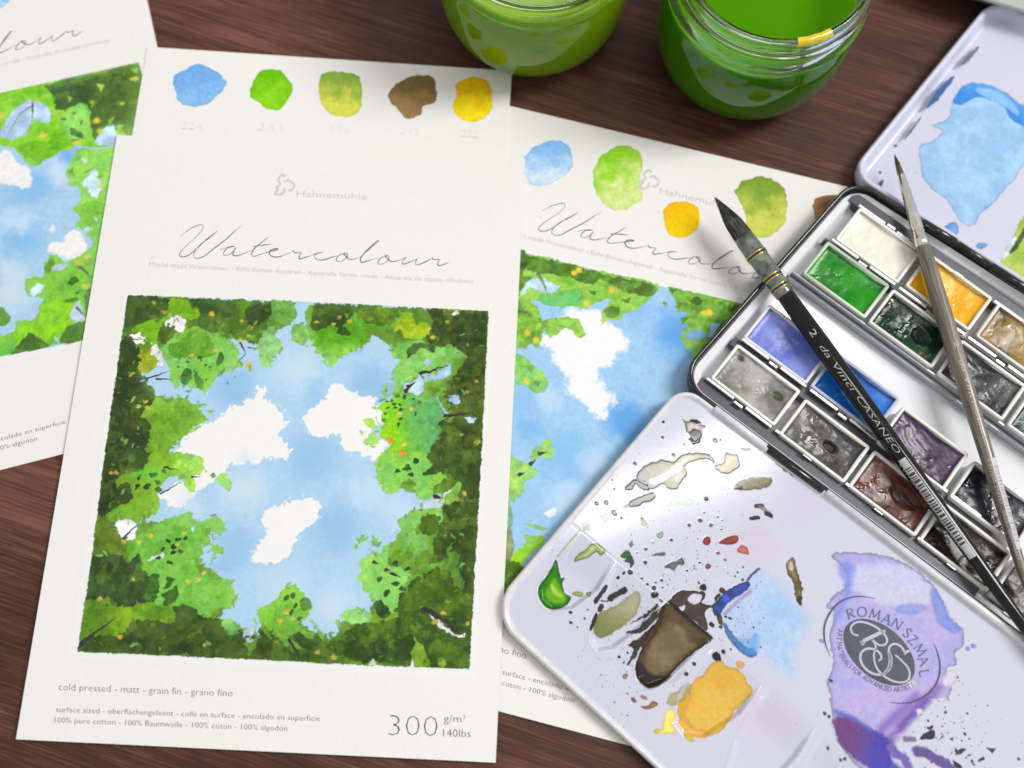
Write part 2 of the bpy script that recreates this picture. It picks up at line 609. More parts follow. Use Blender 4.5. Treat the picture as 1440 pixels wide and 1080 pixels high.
# ------------------------------------------------------------------ the paper sheets
class Sheet:
    def __init__(s, name, label, pose, size, z, lift, curl=0.0):
        k = (CAM_H - z) / CAM_H
        s.z, s.W, s.H = z, size[0] * k, size[1] * k
        s.x, s.y, s.a = pose[0] * k, pose[1] * k, pose[2]
        s.curl = curl
        s.root = tag(empty(name, (s.x, s.y, lift), s.a), label, "paper", "sheets of watercolour paper on the table")
        s.lift = lift
        s.ex = np.array([math.cos(s.a), math.sin(s.a)])
        s.ey = np.array([-math.sin(s.a), math.cos(s.a)])

    def top(s, u, w):
        """height of the sheet's face above its root (w runs down the sheet)"""
        a, b = u / s.W, w / s.H
        return s.z - s.lift + s.curl * (.55 * np.clip(b - .45, 0, 1) ** 2 * 2 + .5 * np.clip(.35 - a, 0, 1) ** 2 * 4 * np.clip(b - .3, 0, 1) + .10 * np.sin(5 * a + 3 * b))

    def local(s, px):
        d = unproj(px, s.z)[:, :2] - np.array([s.x, s.y])
        return np.stack([d @ s.ex, -(d @ s.ey)], -1)      # u right, w down

    def put(s, name, uw, faces, mat, dz=.05, colours=None, smooth=False):
        uw = np.asarray(uw, float)
        P = np.stack([uw[:, 0], -uw[:, 1], s.top(uw[:, 0], uw[:, 1]) + dz], -1)
        faces = [tuple(g) for g in faces]
        return mesh_obj(name, P, faces, mat, s.root, smooth, colours)

    def paper(s):
        nx, ny, t = 36, 50, .55
        u, w = np.meshgrid(np.linspace(0, s.W, nx), np.linspace(0, s.H, ny))
        z = s.top(u, w)
        a = np.stack([u, -w, z], -1).reshape(-1, 3)
        b = np.stack([u, -w, z - t], -1).reshape(-1, 3)
        i = np.arange(nx * ny).reshape(ny, nx)
        q = np.stack([i[:-1, :-1], i[1:, :-1], i[1:, 1:], i[:-1, 1:]], -1).reshape(-1, 4)
        rim = np.r_[i[0, :], i[1:, -1], i[-1, -2::-1], i[-2:0:-1, 0]]
        n = nx * ny
        f = [tuple(g) for g in q] + [tuple(g[::-1] + n) for g in q]
        f += [(rim[k], rim[(k + 1) % len(rim)], rim[(k + 1) % len(rim)] + n, rim[k] + n) for k in range(len(rim))]
        return mesh_obj("paper", np.vstack([a, b]), f, M['paper'], s.root)

    def picture(s, cv):
        P = np.stack([cv.X, -cv.Y, s.top(cv.X, cv.Y) + .03], -1)
        return link("painted_picture", grid_mesh("painted_picture", P[::-1], cv.rgba()[::-1], M['wash']), s.root)

    def swatch(s, px, c0, c1, flow, seed, edge=.045, label=None):
        """one dab of colour with a ragged outline; colour runs from c0 to c1 along flow (photo points)"""
        o = resample(smooth_line(list(s.local(px)) + [s.local(px)[0]], 6)[:-1], 110, True)
        ctr = o.mean(0)
        ang = np.arctan2(*(o - ctr).T[::-1])
        o = ctr + (o - ctr) * (1 + .045 * vnoise(np.cos(ang) * 7, np.sin(ang) * 7, 1, seed) + .022 * vnoise(np.cos(ang) * 30, np.sin(ang) * 30, 1, seed + 1))[:, None]
        rings = 26
        ks = 1 - (1 - np.linspace(0, 1, rings)) ** 1.6
        V = np.concatenate([ctr[None]] + [ctr + (o - ctr) * k for k in ks[1:]])
        n = len(o)
        F_ = [(0, 1 + (i + 1) % n, 1 + i) for i in range(n)]
        for r in range(rings - 2):
            F_ += [(1 + r * n + i, 1 + r * n + (i + 1) % n, 1 + (r + 1) * n + (i + 1) % n, 1 + (r + 1) * n + i) for i in range(n)]
        f0, f1 = s.local(flow)
        d = f1 - f0
        t = sstep(0, 1, ((V - f0) @ d) / (d @ d) + .45 * fbm(V[:, 0], V[:, 1], 4, seed, 3))
        rr = np.r_[0, np.repeat(ks[1:], n)]
        c = (np.array(c0) * (1 - t[:, None]) + np.array(c1) * t[:, None]) / 255.
        c = c * (1 - edge * sstep(.86, 1, rr)[:, None]) * (1 + .05 * vnoise(V[:, 0], V[:, 1], .8, seed + 4))[:, None]
        rgba = np.c_[np.clip(lin(c) / lin((.925, .92, .905)) * .80, 0, .9), np.zeros(len(V))]
        faces = [g[::-1] for g in F_]
        ob = s.put("colour_swatch", V, faces, M['wash'], .04, rgba, True)
        if label:
            ob["label"] = label
        return ob

    def text(s, name, body, px0, px1, h_px, mat, thin=.012, mapper=None):
        v, f = text_on_line(body, px0, px1, h_px, thin)
        return s.put(name, v if mapper is None else mapper(v), f, mat, .07)


PRINT = []      # the print shared by the sheets: (name, uw verts, faces, material)


def add_print(sheet, name, parts_px, mat):
    v, f = merge(parts_px)
    PRINT.append((name, sheet.local(v), f, mat))


def print_on(sheet, mapper=lambda q: q, only=None):
    for name, uw, f, mat in PRINT:
        sheet.put(name, mapper(uw), f, mat, .07)


front = Sheet("watercolour_sheet", "front painted paper sheet, fully uncovered, leaf-framed sky picture and a large 300", (-173.88, 211.56, .05), (170, 239.45), 1.75, 1.2, 1.5)
right = Sheet("watercolour_sheet", "painted paper sheet lying half under the paint tin, swatches beside the script title", (-22.4, 245.2, -.15), (170, 239.45), .58, 0, .5)
left = Sheet("watercolour_sheet", "painted paper sheet tilted away under the front sheet, no swatch row in view", (-350.26, 261.75, .37), (170, 239.45), .58, 0, .5)
back = Sheet("watercolour_sheet", "paper sheet with a row of five colour swatches, behind the front sheet", (-169.36, 254.31, .04), (155.87, 239.45), 1.16, .6)
_dx = 71.5
right.x, right.y = 48.26 * (CAM_H - .58) / CAM_H - _dx * right.ex[0], 234.44 * (CAM_H - .58) / CAM_H - _dx * right.ex[1]
right.root.location = (right.x * MM, right.y * MM, 0)
for sh in (front, right, left, back):
    sh.paper()

# --- the print (laid out on the front sheet, reused on the others)
W1, W2 = tile(240, 300, 7.2), tile(440, 300, 7.2)
script = [
    (W1, [(100, 235), (190, 165), (280, 122), (325, 122), (325, 160), (270, 230), (170, 320), (105, 390), (92, 430), (130, 442), (200, 415), (280, 345), (380, 250), (475, 180)], 5.5),
    (W1, [(475, 180), (400, 245), (300, 320), (245, 390), (235, 435), (265, 458), (340, 435), (430, 365), (560, 265), (650, 180), (718, 122)], 6.5),
    (W1, [(500, 372), (560, 350), (620, 335), (660, 342)], 4.5),
    (W1, [(640, 338), (580, 352), (540, 395), (545, 425), (590, 420), (640, 380), (660, 350), (635, 395), (635, 425), (680, 430), (750, 405), (840, 375)], 6.5),
    (W1, [(990, 238), (930, 290), (860, 345), (825, 395), (820, 425), (850, 435), (920, 415), (1000, 390), (1060, 375), (1088, 362), (1060, 360), (1015, 375), (1000, 405), (1030, 438), (1100, 440), (1180, 410), (1250, 380)], 7.5),
    (W1, [(830, 338), (900, 328), (1030, 312)], 6),
    (W1, [(1235, 375), (1258, 398), (1310, 398), (1322, 405), (1300, 440), (1310, 462), (1370, 445), (1440, 422)], 7),
    (W2, [(0, 418), (20, 410), (60, 400), (105, 398)], 5),
    (W2, [(70, 398), (25, 415), (15, 440), (45, 470), (110, 470), (190, 445), (250, 430)], 6.5),
    (W2, [(330, 405), (280, 415), (240, 455), (245, 488), (290, 482), (345, 445), (345, 412), (310, 408), (345, 445), (370, 465), (420, 462), (490, 440)], 6.5),
    (W2, [(480, 445), (560, 370), (640, 300), (670, 280), (650, 280), (590, 330), (520, 405), (485, 455), (485, 490), (520, 492), (590, 470), (670, 450)], 7),
    (W2, [(755, 428), (700, 445), (660, 485), (665, 510), (715, 508), (765, 470), (768, 435), (735, 430), (768, 470), (800, 488), (870, 475), (950, 440)], 6.5),
    (W2, [(950, 440), (910, 480), (905, 510), (950, 505), (1060, 458)], 6.5),
    (W2, [(1060, 458), (1040, 490), (1045, 518), (1090, 512), (1160, 480), (1215, 450)], 6.5),
    (W2, [(1210, 442), (1222, 465), (1280, 465), (1282, 470), (1265, 505), (1275, 528), (1330, 515), (1380, 492)], 6.5),
]
parts = []
for T, pts, w in script:
    q = smooth_line(T(pts), 7)
    prog = np.linspace(0, 1, len(q))
    parts.append(ribbon(q, (w / 7.2) * (1.05 + .35 * np.sin(prog * 9 + 1.5)) * np.minimum(1, .35 + 5 * np.minimum(prog, 1 - prog))))
add_print(front, "script_title", parts, M['ink'])
add_print(front, "subtitle_line", [text_on_line("Mould made Watercolour - Echt-Bütten-Aquarell - Aquarelle forme ronde - Acuarela de molde cilíndrico", (210, 374.5), (665, 398.5), 6.6, .006)], M['pale_ink'])
add_print(front, "maker_name", [text_on_line("Hahnemühle", (417, 276.5), (516, 281), 9.5, .006)], M['pale_ink'])
E1 = tile(370, 230, 9)
add_print(front, "maker_emblem", [ribbon(smooth_line(E1(p), 6), 3.0) for p in (
    [(190, 235), (205, 180), (245, 150), (285, 165)], [(270, 240), (300, 215), (340, 225), (385, 255), (395, 290), (350, 345), (320, 340)],
    [(160, 300), (190, 330), (150, 380), (185, 395), (240, 385), (275, 345), (265, 310)], [(205, 235), (215, 270), (180, 300)])], M['pale_ink'])
add_print(front, "surface_line", [text_on_line("cold pressed - matt - grain fin - grano fino", (83.5, 970.5), (327, 979.5), 10.5, .017)], M['ink'])
add_print(front, "sizing_lines", [text_on_line("surface sized - oberflächengeleimt - collé en surface - encolado en superficie", (79.7, 1001), (450, 1014), 8.2, .016),
                                  text_on_line("100% pure cotton - 100% Baumwolle - 100% coton - 100% algodón", (77.8, 1016), (404, 1028), 8.2, .016)], M['ink'])
add_print(front, "weight_number", [text_on_line("300", (547, 1034.5), (615, 1036.3), 32, .029)], M['ink'])
add_print(front, "weight_unit", [text_on_line("g/m²", (624, 1015.5), (655, 1016.3), 11.5, .015), text_on_line("140lbs", (623, 1035.8), (661.7, 1036.6), 11.5, .015)], M['ink'])
print_on(front)
print_on(right, lambda q: np.stack([q[:, 0] + 2.5 - .029 * (q[:, 1] - 43), q[:, 1] - 1.5 * (q[:, 1] > 150)], -1))
print_on(left, lambda q: np.stack([q[:, 0], q[:, 1] + 9.2 - .050 * (q[:, 1] - 49)], -1))

# --- colour swatches
back.swatch([(243, 108), (280, 90), (318, 114), (305, 135), (287, 148), (256, 147), (245, 125)], (112, 170, 228), (140, 190, 236), [(280, 90), (280, 150)], 11, label="pale blue swatch")
back.swatch([(352, 125), (362, 103), (375, 97), (395, 100), (408, 115), (412, 128), (403, 143), (392, 155), (375, 152), (362, 143), (352, 135)], (105, 190, 0), (145, 215, 30), [(380, 97), (385, 155)], 12, label="bright leaf green swatch")
back.swatch([(448, 118), (455, 103), (480, 101), (505, 108), (509, 140), (503, 160), (478, 164), (458, 155), (450, 135)], (135, 172, 62), (218, 218, 84), [(480, 105), (480, 155)], 13, label="olive to yellow green swatch")
back.swatch([(545, 133), (557, 118), (580, 107), (607, 108), (613, 125), (612, 143), (595, 150), (592, 160), (573, 167), (560, 155), (548, 142)], (122, 98, 58), (158, 126, 76), [(585, 110), (575, 165)], 14, label="brown swatch")
back.swatch([(640, 120), (655, 110), (682, 111), (692, 132), (688, 160), (668, 171), (645, 166), (637, 148), (642, 135)], (242, 186, 0), (250, 222, 20), [(668, 112), (660, 168)], 15, label="golden yellow swatch")
right.swatch([(737, 220), (752, 206), (778, 198), (797, 203), (805, 220), (802, 240), (775, 258), (750, 260), (738, 245)], (135, 188, 240), (205, 226, 242), [(760, 200), (775, 262)], 16, .05, label="fading pale blue swatch")
right.swatch([(834, 240), (845, 220), (870, 206), (893, 208), (904, 225), (900, 250), (904, 275), (890, 290), (868, 295), (848, 285), (835, 262)], (145, 210, 40), (214, 230, 145), [(845, 218), (880, 275)], 17, label="light leaf green swatch")
right.swatch([(932, 296), (945, 285), (975, 286), (985, 305), (978, 325), (958, 334), (940, 328), (934, 310)], (246, 190, 0), (252, 208, 10), [(955, 285), (960, 334)], 18, label="small golden yellow swatch")
right.swatch([(1032, 268), (1048, 253), (1075, 248), (1100, 262), (1107, 285), (1104, 310), (1090, 328), (1070, 334), (1052, 325), (1048, 300)], (128, 162, 52), (212, 216, 92), [(1065, 255), (1075, 322)], 19, label="olive to yellow swatch")
right.swatch([(1143, 290), (1150, 278), (1180, 274), (1195, 290), (1178, 312), (1165, 315), (1148, 312)], (135, 98, 62), (190, 140, 96), [(1165, 275), (1160, 315)], 20, label="brown swatch at the tin edge")
left.swatch([(-22, -8), (8, -6), (13, 1), (6, 9), (-8, 14), (-22, 12)], (150, 195, 235), (180, 212, 240), [(0, -8), (0, 12)], 21)
# --- pencil numbers under the swatch row
for body, p0, p1 in (("224", (256, 181), (284, 183)), ("231", (362, 183), (396, 185)), ("346", (462, 186), (492, 188)), ("245", (563, 189), (588, 191)), ("222", (648, 192), (672, 194))):
    back.text("pencil_note", body, p0, p1, 11, M['pencil'], .026, back.local)


# ------------------------------------------------------------------ the painted pictures
DK, MD, OL, LG, BG, PG = (56, 82, 38), (88, 126, 38), (108, 130, 30), (118, 186, 58), (140, 208, 22), (122, 196, 92)
YD, BR, WH, SKY, DEEP = (222, 186, 52), (62, 50, 56), (240, 238, 234), (172, 208, 234), (138, 187, 228)
MOT = (92, 112, 34)


def layered_washes(cv, k=1.0):
    """a lighter wash towards the sky, with crisp darker and paler leaf shapes laid into it"""
    leafy = ((cv.rgb[..., 1] > cv.rgb[..., 2] * 1.10) & (cv.rgb[..., 1] > .25)).astype(float)
    wide = leafy.copy()
    st = max(2, int(round(cv.res * 1.55)))
    for _ in range(10):
        for ax in (0, 1):
            wide = (np.roll(wide, st, ax) + wide + np.roll(wide, -st, ax)) / 3
    inn = sstep(.98, .45, wide) * leafy
    t = (k * inn * (.30 + .30 * sstep(-.3, .4, cv.blot)))[..., None]
    tgt = np.where(cv.blot2[..., None] > 0, np.array((166, 214, 84)) / 255., np.array((148, 208, 118)) / 255.)
    cv.rgb = cv.rgb * (1 - t) + tgt * t
    lf = fbm(cv.X + .8 * cv.w[0], cv.Y + .8 * cv.w[1], 2.6, 901 + cv.seed, 3, .55)
    lf2 = fbm(cv.X, cv.Y + .8 * cv.w[0], 4.5, 955 + cv.seed, 3, .55)
    dk = sstep(.20, .28, lf) * leafy * sstep(.35, .8, wide) * .16
    lt = sstep(.26, .34, lf2) * leafy * sstep(.3, .9, wide) * .24
    cv.rgb = cv.rgb * (1 - dk[..., None]) + cv.rgb * np.array((.42, .52, .42)) * dk[..., None]
    cv.rgb = cv.rgb * (1 - lt[..., None]) + np.array((150, 188, 62)) / 255. * lt[..., None]
    cv.rgb = np.clip(cv.rgb * (1 + leafy * (.07 + .05 * cv.gran))[..., None], 0, 1)


def dabs(cv, T, pts, r, c, **k):
    cv.dots(T(pts), r, c, **k)


cv = Canvas(13.2, 68.4, 160.2, 210.4, 3.9, WH, 3, front.local)
cv.twig = True
edge_px = [(180, 415), (300, 419.5), (430, 424), (560, 430), (687, 437), (683, 520), (677, 640), (668, 800), (660, 941), (520, 936), (380, 929), (240, 922), (109, 917), (127, 800), (145, 660), (160, 550), (170, 480)]
cv.fill(edge_px, SKY, amp=.18, soft=.12, edge=0, gran=.03, smooth=False)
t1, t2, t3, t4 = tile(100, 400, 4.5), tile(400, 400, 4.5), tile(90, 640, 3.375), tile(390, 640, 3.375)
for ctr, r, c_, a in (((330, 545), 13, DEEP, .75), ((420, 520), 14, (204, 225, 236), .7), ((520, 540), 12, DEEP, .8), ((500, 470), 9, DEEP, .5), ((440, 640), 16, DEEP, .65), ((345, 690), 12, (204, 224, 235), .8),
                      ((330, 770), 12, DEEP, .6), ((470, 740), 15, DEEP, .75), ((520, 690), 10, (200, 222, 240), .7), ((400, 830), 16, (192, 216, 236), .75), ((470, 850), 12, (205, 222, 236), .7), ((560, 720), 10, (200, 220, 238), .7), ((310, 800), 8, DEEP, .5), ((450, 560), 9, (150, 196, 234), .6)):
    cv.soft(ctr, r, c_, a)
# clouds: bare paper
for p in ([(362, 545), (376, 549), (372, 562), (384, 564), (394, 573), (398, 588), (411, 592), (399, 600), (391, 611), (408, 625), (410, 638), (398, 649), (372, 645), (352, 652), (330, 655), (308, 661), (288, 668), (266, 672), (252, 660), (246, 640), (255, 622), (266, 604), (284, 598), (302, 590), (318, 578), (332, 573), (346, 568), (356, 558)],
          t2([(340, 620), (390, 650), (450, 680), (560, 710), (580, 760), (640, 770), (620, 860), (560, 900), (560, 960), (640, 1000), (690, 970), (640, 1060), (600, 1110), (520, 1090), (430, 1070), (360, 1020), (370, 975), (300, 950), (240, 960), (180, 940), (140, 880), (140, 820), (190, 770), (230, 740), (270, 700), (280, 650)]),
          t3([(1080, 210), (1130, 200), (1200, 225), (1210, 280), (1170, 340), (1110, 390), (1080, 440), (1040, 500), (990, 520), (920, 525), (885, 500), (910, 440), (945, 390), (960, 340), (940, 300), (960, 260), (1020, 240)]),
          t2([(640, 280), (680, 262), (730, 290), (758, 352), (715, 348), (655, 322)]), t3([(440, 190), (560, 120), (700, 40), (790, 20), (740, 110), (640, 160), (600, 200), (540, 250), (470, 220)])):
    cv.fill(p, WH, amp=1.5, soft=.45, edge=-.0, gran=.01)
cv.soft((345, 645), 6, (205, 224, 240), .5)
cv.soft((268, 700), 8, (214, 226, 240), .6)
# the continuous leafy border underneath
z1 = tile(100, 400, 1.963)
cv.fill(z1([(620, 52), (612, 90), (565, 125), (520, 165), (440, 150), (330, 140), (250, 175), (215, 225), (185, 262), (230, 305), (370, 330), (330, 400), (262, 470), (240, 560), (236, 620), (140, 672), (205, 655), (395, 660), (350, 760), (440, 830), (440, 880), (400, 925), (520, 960), (520, 900), (600, 852), (655, 900), (640, 942), (720, 972), (760, 925), (850, 890), (812, 820), (800, 770), (900, 705), (920, 640), (1000, 595), (852, 545), (900, 470), (900, 310), (872, 290), (925, 200), (830, 135), (808, 170), (722, 218), (682, 180), (652, 90), (668, 52), (1165, 70), (1115, 1072), (8, 1028), (145, 22)]), (112, 164, 44), c2=(80, 120, 38), amp=1.3, soft=.3, smooth=False)
# foliage, upper left
cv.fill(t1([(560, 390), (640, 330), (800, 260), (900, 290), (1000, 350), (1060, 420), (1060, 520), (1000, 560), (920, 560), (900, 610), (840, 680), (780, 650), (700, 620), (650, 660), (610, 520)]), PG, c2=LG)
cv.fill(t1([(320, 330), (480, 215), (560, 230), (600, 150), (620, 90), (750, 100), (760, 150), (810, 170), (800, 215), (700, 220), (600, 240), (560, 300), (590, 350), (500, 390), (420, 300)]), BG, c2=(118, 186, 22))
cv.fill(t1([(350, 60), (590, 80), (600, 150), (540, 220), (420, 250), (330, 270), (330, 140)]), (66, 94, 44), mott=(84, 116, 40), mt=.25)
cv.fill(t1([(750, 95), (960, 100), (1050, 112), (1040, 180), (960, 230), (930, 290), (860, 300), (800, 260), (815, 180)]), (60, 92, 42), c2=(82, 120, 48))
cv.fill(t1([(1050, 108), (1285, 115), (1260, 200), (1240, 250), (1210, 350), (1130, 370), (1060, 340), (1000, 310), (950, 280), (970, 220), (1040, 180)]), (78, 124, 36), c2=(112, 160, 30))
cv.fill(t1([(1120, 150), (1280, 120), (1270, 190), (1200, 260), (1130, 250), (1100, 200)]), (66, 92, 38))
cv.fill(t1([(1280, 110), (1400, 120), (1410, 170), (1390, 240), (1330, 245), (1280, 220)]), (120, 198, 78))
cv.fill(t1([(1190, 330), (1260, 270), (1310, 330), (1340, 420), (1280, 470), (1270, 520), (1200, 500), (1180, 420)]), (144, 208, 124))
cv.fill(t1([(620, 400), (700, 340), (800, 290), (860, 330), (890, 380), (900, 440), (830, 470), (760, 450), (680, 470)]), (92, 150, 38), c2=(112, 176, 44))
cv.fill(t1([(545, 290), (590, 240), (660, 260), (650, 330), (590, 375), (550, 350)]), (72, 98, 34))
for p in ([(610, 230), (700, 205), (740, 240), (720, 290), (660, 300)], [(380, 330), (440, 300), (470, 340), (450, 390), (400, 360)], [(500, 410), (540, 385), (570, 430), (580, 500), (540, 500)]):
    cv.fill(t1(p), WH, amp=1.2)
cv.fill(t1([(440, 400), (490, 410), (530, 470), (540, 520), (500, 565), (430, 540)]), (150, 176, 12), c2=(186, 190, 30))
cv.fill(t1([(320, 330), (410, 380), (440, 440), (430, 560), (480, 610), (530, 660), (540, 760), (500, 830), (490, 950), (440, 1085), (205, 1085), (232, 900), (265, 700), (300, 450)]), (66, 88, 34), mott=(48, 72, 36), mt=-.05)
cv.fill(t1([(540, 700), (600, 740), (680, 715), (770, 750), (870, 745), (820, 790), (860, 850), (800, 890), (720, 900), (720, 960), (640, 1010), (620, 1060), (560, 1090), (470, 1090), (500, 960), (490, 850), (440, 830), (530, 740)]), (106, 162, 38), c2=(128, 180, 44))
for p in ([(690, 590), (730, 530), (770, 560), (720, 640)], [(780, 570), (830, 600), (835, 650), (800, 660)], [(930, 560), (990, 525), (960, 580)], [(720, 680), (760, 660), (745, 690)], [(800, 460), (840, 455), (830, 490)], [(930, 440), (960, 435), (955, 500), (925, 510)], [(770, 540), (800, 560), (790, 580)]):
    cv.fill(t1(p), (54, 96, 42), amp=.5)
for p in ([(850, 800), (915, 800), (890, 820)], [(730, 910), (810, 900), (780, 930)], [(1390, 270), (1430, 255), (1440, 330), (1400, 345)]):
    cv.fill(t1(p), (140, 194, 84), amp=.4)
cv.stroke(t1([(370, 345), (470, 352)]), (70, 66, 50), .8)
for p, w in (([(430, 615), (560, 570), (630, 550)], 1.1), ([(540, 598), (650, 605)], 1.1), ([(1070, 370), (1105, 440)], 1.3), ([(1105, 440), (1060, 490), (1020, 560)], .5), ([(1120, 400), (1190, 405)], .7), ([(672, 215), (690, 250)], .6)):
    cv.stroke(t1(p), BR, w)
dabs(cv, t1, [(680, 525), (740, 490), (850, 600), (880, 520), (930, 575), (990, 625), (1035, 590), (850, 510)], .55, (52, 92, 44))
# foliage, upper right
cv.fill(t2([(45, 270), (140, 250), (180, 310), (190, 380), (150, 340), (120, 390), (60, 360)]), (134, 202, 96))
cv.fill(t2([(-20, 130), (60, 150), (60, 220), (0, 250)]), (120, 196, 70))
cv.fill(t2([(160, 128), (480, 140), (700, 150), (760, 200), (750, 260), (700, 270), (620, 290), (560, 280), (510, 300), (500, 370), (430, 430), (370, 440), (330, 500), (280, 520), (250, 490), (270, 440), (200, 430), (190, 360), (150, 290)]), (96, 180, 26), c2=(124, 200, 70))
cv.fill(t2([(190, 128), (430, 138), (420, 200), (380, 240), (360, 290), (290, 270), (220, 300), (170, 280), (180, 200)]), (60, 88, 38), c2=(80, 110, 36))
cv.fill(t2([(430, 140), (700, 150), (690, 240), (560, 260), (480, 210)]), (86, 130, 34), mott=(120, 170, 30), mt=.05)
cv.fill(t2([(330, 300), (370, 270), (430, 310), (380, 330)]), (60, 104, 34), amp=.6)
cv.fill(t2([(690, 280), (740, 190), (800, 190), (830, 250), (900, 230), (930, 310), (860, 345), (760, 340), (730, 300)]), (142, 214, 12), c2=(170, 205, 30))
cv.fill(t2([(680, 400), (760, 370), (860, 350), (960, 390), (1050, 390), (1140, 400), (1150, 460), (1080, 480), (1060, 560), (1010, 610), (880, 620), (850, 560), (800, 600), (740, 640), (640, 720), (620, 660), (660, 600), (680, 540), (740, 480), (690, 460)]), (116, 188, 80), c2=(136, 206, 100))
cv.fill(t2([(880, 155), (1060, 165), (1090, 190), (1120, 165), (1296, 170), (1285, 500), (1265, 1085), (930, 1085), (940, 990), (1000, 940), (980, 880), (1060, 840), (1010, 650), (1080, 570), (1150, 450), (1060, 390), (950, 380), (900, 330), (960, 220)]), (62, 86, 32), mott=MOT, mt=.12)
cv.fill(t2([(950, 180), (1080, 200), (1270, 190), (1260, 360), (1150, 400), (960, 350)]), (56, 78, 32), alpha=.85, mott=(78, 100, 34), mt=.3)
cv.fill(t2([(770, 470), (790, 400), (860, 365), (950, 390), (940, 430), (860, 400), (820, 440)]), (54, 86, 40), amp=.6)
for p in ([(740, 610), (800, 620), (860, 560), (885, 620), (860, 690), (800, 690), (750, 660)], [(850, 560), (960, 560), (1030, 500), (1060, 500), (1030, 590), (900, 600)], [(955, 690), (1000, 770), (1050, 830), (980, 820)], [(900, 900), (970, 870), (960, 915)], [(1130, 840), (1200, 850), (1210, 880), (1170, 880)], [(1035, 710), (1080, 690), (1110, 740), (1060, 750)], [(660, 600), (690, 580), (680, 680), (640, 700)], [(890, 480), (930, 470), (940, 500), (900, 505)]):
    cv.fill(t2(p), (176, 208, 238), amp=.9)
cv.fill(t2([(600, 760), (650, 740), (720, 700), (850, 700), (950, 700), (980, 760), (1000, 830), (960, 900), (980, 960), (930, 1040), (920, 1090), (620, 1090), (690, 1020), (600, 960), (620, 860)]), (140, 210, 8), c2=(92, 172, 92), flow=((535, 600), (600, 585)))
for p in ([(500, 860), (560, 850), (590, 900), (540, 910)], [(460, 940), (510, 930), (480, 955)], [(520, 970), (570, 930), (590, 1000), (560, 1030), (500, 1000)], [(560, 780), (610, 760), (600, 800)]):
    cv.fill(t2(p), (146, 200, 60), amp=1.0)
dabs(cv, t2, [(650, 740), (680, 730), (720, 710), (765, 710), (815, 730), (655, 790), (700, 780), (640, 820), (725, 760), (720, 885), (735, 850), (825, 815), (690, 755), (740, 790), (625, 855), (860, 740)], .75, (42, 82, 38), amp=.7)
for p, w in (([(860, 558), (950, 540), (1040, 508)], 2.0), ([(765, 680), (790, 640), (825, 618)], 2.0), ([(980, 880), (1045, 832)], 1.6), ([(1010, 828), (1100, 822), (1190, 815)], 2.0), ([(360, 215), (410, 150)], 1.3)):
    cv.stroke(t2(p), (46, 44, 50), w, amp=.5)
# foliage, lower left
cv.fill(t3([(188, -10), (420, -10), (420, 60), (380, 80), (300, 60), (270, 130), (240, 150), (300, 190), (260, 240), (200, 285), (145, 275), (165, 150)]), (56, 80, 36), mott=(72, 100, 36), mt=.2)
cv.fill(t3([(420, -10), (560, -10), (640, 20), (660, 60), (600, 120), (560, 80), (480, 120), (450, 180), (450, 250), (400, 300), (340, 320), (240, 325), (195, 290), (260, 240), (310, 210), (320, 160), (250, 150), (280, 80), (380, 80)]), (128, 178, 38), c2=(108, 186, 50))
cv.fill(t3([(560, 20), (650, 15), (660, 70), (620, 100), (620, 170), (580, 160), (560, 100), (500, 60)]), (150, 210, 60), amp=.8)
cv.fill(t3([(735, 100), (760, 90), (795, 130), (790, 165), (740, 140)]), (118, 184, 84), amp=.6)
cv.fill(t3([(250, 150), (310, 140), (315, 200), (270, 240), (230, 220)]), (58, 82, 34), amp=.8)
cv.fill(t3([(235, 330), (300, 300), (345, 330), (330, 400), (290, 400)]), (222, 228, 238), amp=.6)
dabs(cv, t3, [(430, 90), (360, 110), (350, 152), (400, 150), (440, 130), (450, 158), (475, 85), (710, 100)], 1.1, (40, 78, 38), amp=.8)
cv.fill(t3([(340, 390), (420, 340), (500, 300), (600, 272), (600, 300), (650, 310), (730, 295), (755, 330), (745, 385), (690, 345), (670, 360), (700, 420), (760, 440), (760, 465), (725, 470), (700, 528), (710, 440), (660, 440), (640, 500), (620, 480), (640, 560), (720, 590), (790, 600), (810, 670), (780, 720), (720, 720), (700, 770), (600, 770), (500, 700), (400, 700), (300, 480), (130, 490), (200, 440), (280, 430), (310, 410)]), (122, 190, 70), c2=(98, 176, 52))
cv.fill(t3([(150, 290), (240, 330), (260, 380), (290, 410), (300, 480), (120, 490), (128, 400)]), (126, 158, 28), c2=(96, 124, 34))
cv.fill(t3([(122, 490), (260, 472), (300, 520), (350, 470), (380, 560), (440, 600), (440, 680), (360, 700), (260, 740), (210, 680), (98, 705), (108, 560)]), (54, 80, 38), mott=(68, 96, 40), mt=.22)
for p in ([(490, 570), (530, 590), (480, 640)], [(480, 650), (545, 620), (530, 690), (480, 710)], [(400, 590), (450, 570), (440, 680), (390, 690)]):
    cv.fill(t3(p), (62, 108, 36), amp=.7)
for p in ([(390, 500), (440, 475), (475, 460), (470, 490), (440, 500)], [(595, 345), (620, 330), (610, 370)]):
    cv.fill(t3(p), (214, 228, 236), amp=.6)
cv.fill(t3([(84, 700), (200, 700), (330, 720), (420, 690), (480, 720), (540, 700), (580, 760), (650, 760), (720, 790), (700, 830), (420, 830), (400, 800), (300, 860), (68, 890), (75, 820)]), (98, 152, 32), c2=(132, 176, 24))
cv.fill(t3([(55, 900), (150, 850), (250, 860), (330, 790), (420, 780), (520, 800), (520, 720), (560, 700), (600, 720), (660, 760), (740, 790), (780, 850), (840, 820), (880, 950), (920, 870), (930, 820), (1000, 880), (1100, 900), (1100, 988), (560, 970), (55, 948)]), (58, 84, 34), mott=(78, 104, 34), mt=.12)
cv.fill(t3([(850, 830), (900, 818), (897, 885), (850, 880)]), (198, 220, 232), amp=.7)
